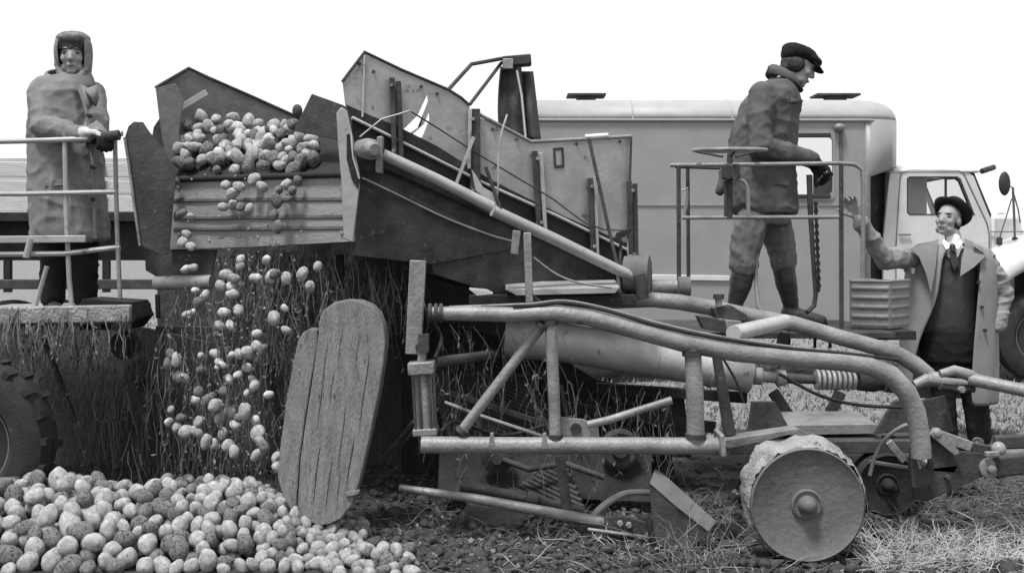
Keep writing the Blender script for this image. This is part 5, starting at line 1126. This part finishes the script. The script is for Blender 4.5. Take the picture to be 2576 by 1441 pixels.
# soil crumbs dropping with the crop
cv, cf = ico(1); vs = []; fs = []
for i in range(220):
    u_ = rng.triangular(400, 800, 600); v_ = rng.uniform(440, 1200); p0 = P(u_, v_, dm(min(u_, 880))-.05-rng.uniform(0, .5)*min(1, (v_-440)/300)); r = rng.uniform(.003, .009); b0 = len(vs)
    for p in cv: q = p*r*(1+.6*noise.noise(p*1.5+Vector((i*3, 0, 0)))); vs.append(tuple(p0+q))
    fs += [tuple(a+b0 for a in f_) for f_ in cf]
me = bpy.data.meshes.new('falling_crumbs'); me.from_pydata(vs, [], fs); me.materials.append(M['mud'])
o = bpy.data.objects.new('falling_crumbs', me); COL.objects.link(o); tag(o, 'crumbs of soil dropping with the potatoes', kind='stuff')
# ---- haulm hanging and falling with the crop
def strands(name, n, gen, m, label, r0=.0035, leaf=.0):
    mb = MB()
    for i in range(n):
        a, ln, sw = gen(i); pts = []; p = Vector(a); dr = Vector(sw)
        for k in range(6):
            pts.append(p.copy()); p = p+dr*ln/5+Vector((rng.uniform(-.03, .03), rng.uniform(-.03, .03), rng.uniform(-.012, .012)))*ln*1.2; dr = (dr*.8+Vector((rng.uniform(-.25, .25), rng.uniform(-.2, .2), -.25))).normalized()
        rr = r0*rng.uniform(.6, 1.3); mb.tube(pts, [rr, rr, rr*.9, rr*.8, rr*.7, rr*.4], 4, cap=False)
        if leaf:
            for k in range(1, 6):
                if rng.random() < leaf:
                    c = pts[k]; w1 = Vector((rng.uniform(-.6, .6), rng.uniform(-.6, .6), rng.uniform(-1.4, -.1))).normalized(); w2 = w1.cross(Vector((rng.uniform(-1, 1), rng.uniform(-1, 1), .3))).normalized(); L_ = rng.uniform(.018, .045)
                    mb.add([c, c+w1*L_*.5+w2*L_*.2, c+w1*L_+w2*L_*.12, c+w1*L_*.45-w2*L_*.2], [(0, 1, 2, 3)])
    o = mb.build(name, M[m], fix=False, smooth=False); return tag(o, label, kind='stuff')
def g1(i): u_ = rng.triangular(540, 1090, 640); v_ = rng.uniform(628, 760); return P(u_, v_, rng.uniform(5.9, 6.9)), rng.uniform(.15, .5), (rng.uniform(-.4, .4), rng.uniform(-.3, .3), -1)
strands('hanging_haulm', 620, g1, 'haulm', 'wilted potato stalks hanging below the elevator', .0026, .8)
def g2(i): u_ = rng.uniform(420, 760); v_ = rng.uniform(700, 1150); return P(u_, v_, rng.uniform(5.6, 6.8)), rng.uniform(.12, .4), (rng.uniform(-.5, .5), rng.uniform(-.3, .3), -1)
strands('falling_haulm', 280, g2, 'haulm_l', 'potato stalks falling with the crop', .0022, .5)
def g3(i): u_ = rng.uniform(-20, 700); v_ = rng.uniform(800, 1180); return P(u_, v_, rng.uniform(6.3, 7.1)), rng.uniform(.2, .5), (rng.uniform(-.3, .3), rng.uniform(-.2, .2), -1)
strands('hanging_haulm', 520, g3, 'haulm', 'dark stalks hanging under the picking platform', .0026, .5)
def g4(i): u_ = rng.uniform(1080, 1700); v_ = rng.uniform(800, 1180) if u_ < 1420 else rng.uniform(960, 1180); return P(u_, v_, rng.uniform(5.8, 6.8)), rng.uniform(.12, .4), (rng.uniform(-.7, .7), rng.uniform(-.3, .3), -1)
strands('caught_haulm', 360, g4, 'haulm', 'stalks and grass caught in the frame of the machine', .002, .4)
def g5(i): u_ = rng.uniform(0, 330); return P(u_, rng.uniform(770, 800), rng.uniform(6.05, 6.2)), rng.uniform(.06, .25), (rng.uniform(-.6, .6), -.4, -1)
strands('deck_haulm', 90, g5, 'haulm_l', 'muddy stalks hanging off the platform edge', .004, .5)

# ---- clods, straw and stubble on the ground
cv, cf = ico(1); vs = []; fs = []
for i in range(5200):
    y = rng.triangular(4.75, 7.6, 4.9); u_ = rng.uniform(880 if y < 5.6 else -50, 2620); x = (u_-CU)*y/F; r = .005+.03*rng.random()**3.2+(.03*rng.random() if rng.random() < .025 else 0); b0 = len(vs)
    for p in cv:
        q = p*r*(1+.8*noise.noise(p*1.3+Vector((i*3.3, 0, 0)))); vs.append((x+q.x, y+q.y, gz(x, y)+r*.3+q.z*.75))
    fs += [tuple(a+b0 for a in f_) for f_ in cf]
me = bpy.data.meshes.new('soil_clods'); me.from_pydata(vs, [], fs); me.materials.append(M['clod']); me.shade_smooth()
o = bpy.data.objects.new('soil_clods', me); COL.objects.link(o); tag(o, 'crumbled soil clods scattered over the dug ground', kind='stuff')
def litter(name, n, pos, m, label, lr=(.06, .22), up=.30, r0=.0014):
    mb = MB()
    for i in range(n):
        x, y = pos(); z = gz(x, y); ln = rng.uniform(*lr); an = rng.uniform(0, 6.28); p = Vector((x, y, z+.004)); dr = Vector((math.cos(an), math.sin(an)*.8, rng.uniform(-.05, up*2))).normalized(); pts = []
        for k in range(5):
            pts.append(p.copy()); p = p+dr*ln/4; dr = (dr+Vector((rng.uniform(-.75, .75), rng.uniform(-.6, .6), rng.uniform(-.55, .30)))).normalized()
            if p.z < gz(p.x, p.y)+.003: p.z = gz(p.x, p.y)+.004
        rr = r0*rng.uniform(.6, 1.5); mb.tube(pts, [rr, rr, rr*.9, rr*.75, rr*.4], 4, cap=False)
    return tag(mb.build(name, M[m], fix=False, smooth=False), label, kind='stuff')
def pu(u0, u1, y0, y1, mode=None):
    def f_():
        y = rng.triangular(y0, y1, mode or y0); return (rng.uniform(u0, u1)-CU)*y/F, y
    return f_
litter('straw', 900, pu(960, 2620, 4.78, 7.0), 'haulm_l', 'dull stalks lying on the dug soil')
litter('straw', 200, pu(1250, 2620, 4.78, 6.0), 'straw', 'pale dry stalks lying on the dug soil', (.06, .2), .4, .0014)
litter('straw', 900, pu(2180, 2620, 4.82, 5.5), 'straw', 'tangle of pale dry stalks beside the mud-rimmed disc', (.06, .22), .55, .0016)
litter('straw', 700, pu(2260, 2640, 5.2, 7.2), 'haulm_l', 'trampled stalks around the hitch', (.06, .22), .4, .0018)
litter('straw', 60, pu(1600, 1850, 4.85, 5.3), 'haulm_l', 'stalks standing beside the deflector plate', (.15, .40), 1.0, .002)
def turf():
    y = 8.3+rng.random()**1.7*14; return rng.uniform(-.55, .56)*y, y
vs = []; fs = []
for i in range(26000):
    x, y = turf(); z = gz(x, y); h = rng.uniform(.02, .07); an = rng.uniform(0, 6.28); wd = .004+.0006*y; b0 = len(vs); lx, ly_ = rng.uniform(-.04, .04), rng.uniform(-.04, .04)
    vs += [(x-math.cos(an)*wd, y-math.sin(an)*wd, z), (x+math.cos(an)*wd, y+math.sin(an)*wd, z), (x+lx, y+ly_, z+h)]; fs.append((b0, b0+1, b0+2))
me = bpy.data.meshes.new('stubble_grass'); me.from_pydata(vs, [], fs); me.materials.append(M['field'])
o = bpy.data.objects.new('stubble_grass', me); COL.objects.link(o); tag(o, 'short dry grass over the field behind the machine', kind='stuff')

vs = []; fs = []      # shrivelled leaves
for i in range(1800):
    y = rng.triangular(4.78, 7.4, 5.0); u_ = rng.uniform(940, 2620); x = (u_-CU)*y/F; z = gz(x, y)+rng.uniform(.004, .02); L_ = rng.uniform(.010, .034); an = rng.uniform(0, 6.28)
    d_ = Vector((math.cos(an), math.sin(an), rng.uniform(-.2, .6))); e_ = Vector((-math.sin(an), math.cos(an), rng.uniform(-.5, .5)))*.45; c = Vector((x, y, z)); b0 = len(vs)
    vs += [tuple(c), tuple(c+d_*L_*.5+e_*L_), tuple(c+d_*L_+Vector((0, 0, .006))), tuple(c+d_*L_*.5-e_*L_), tuple(c+d_*L_*.5+Vector((0, 0, -.25*L_)))]
    fs += [(b0, b0+1, b0+4), (b0+1, b0+2, b0+4), (b0+2, b0+3, b0+4), (b0+3, b0, b0+4)]
me = bpy.data.meshes.new('leaf_litter'); me.from_pydata(vs, [], fs); me.materials.append(M['haulm_l'])
o = bpy.data.objects.new('leaf_litter', me); COL.objects.link(o); tag(o, 'shrivelled potato leaves littering the dug soil', kind='stuff')

o = MB().tube(bez([P(1276, 288, 5.95), P(1262, 335, 5.93), P(1254, 400, 5.93), P(1254, 455, 5.93), P(1250, 500, 5.95)], 6), .0055, 6).build('long_stalk', M['straw'])
tag(o, 'single long bent straw caught on the elevator panel', 'straw')
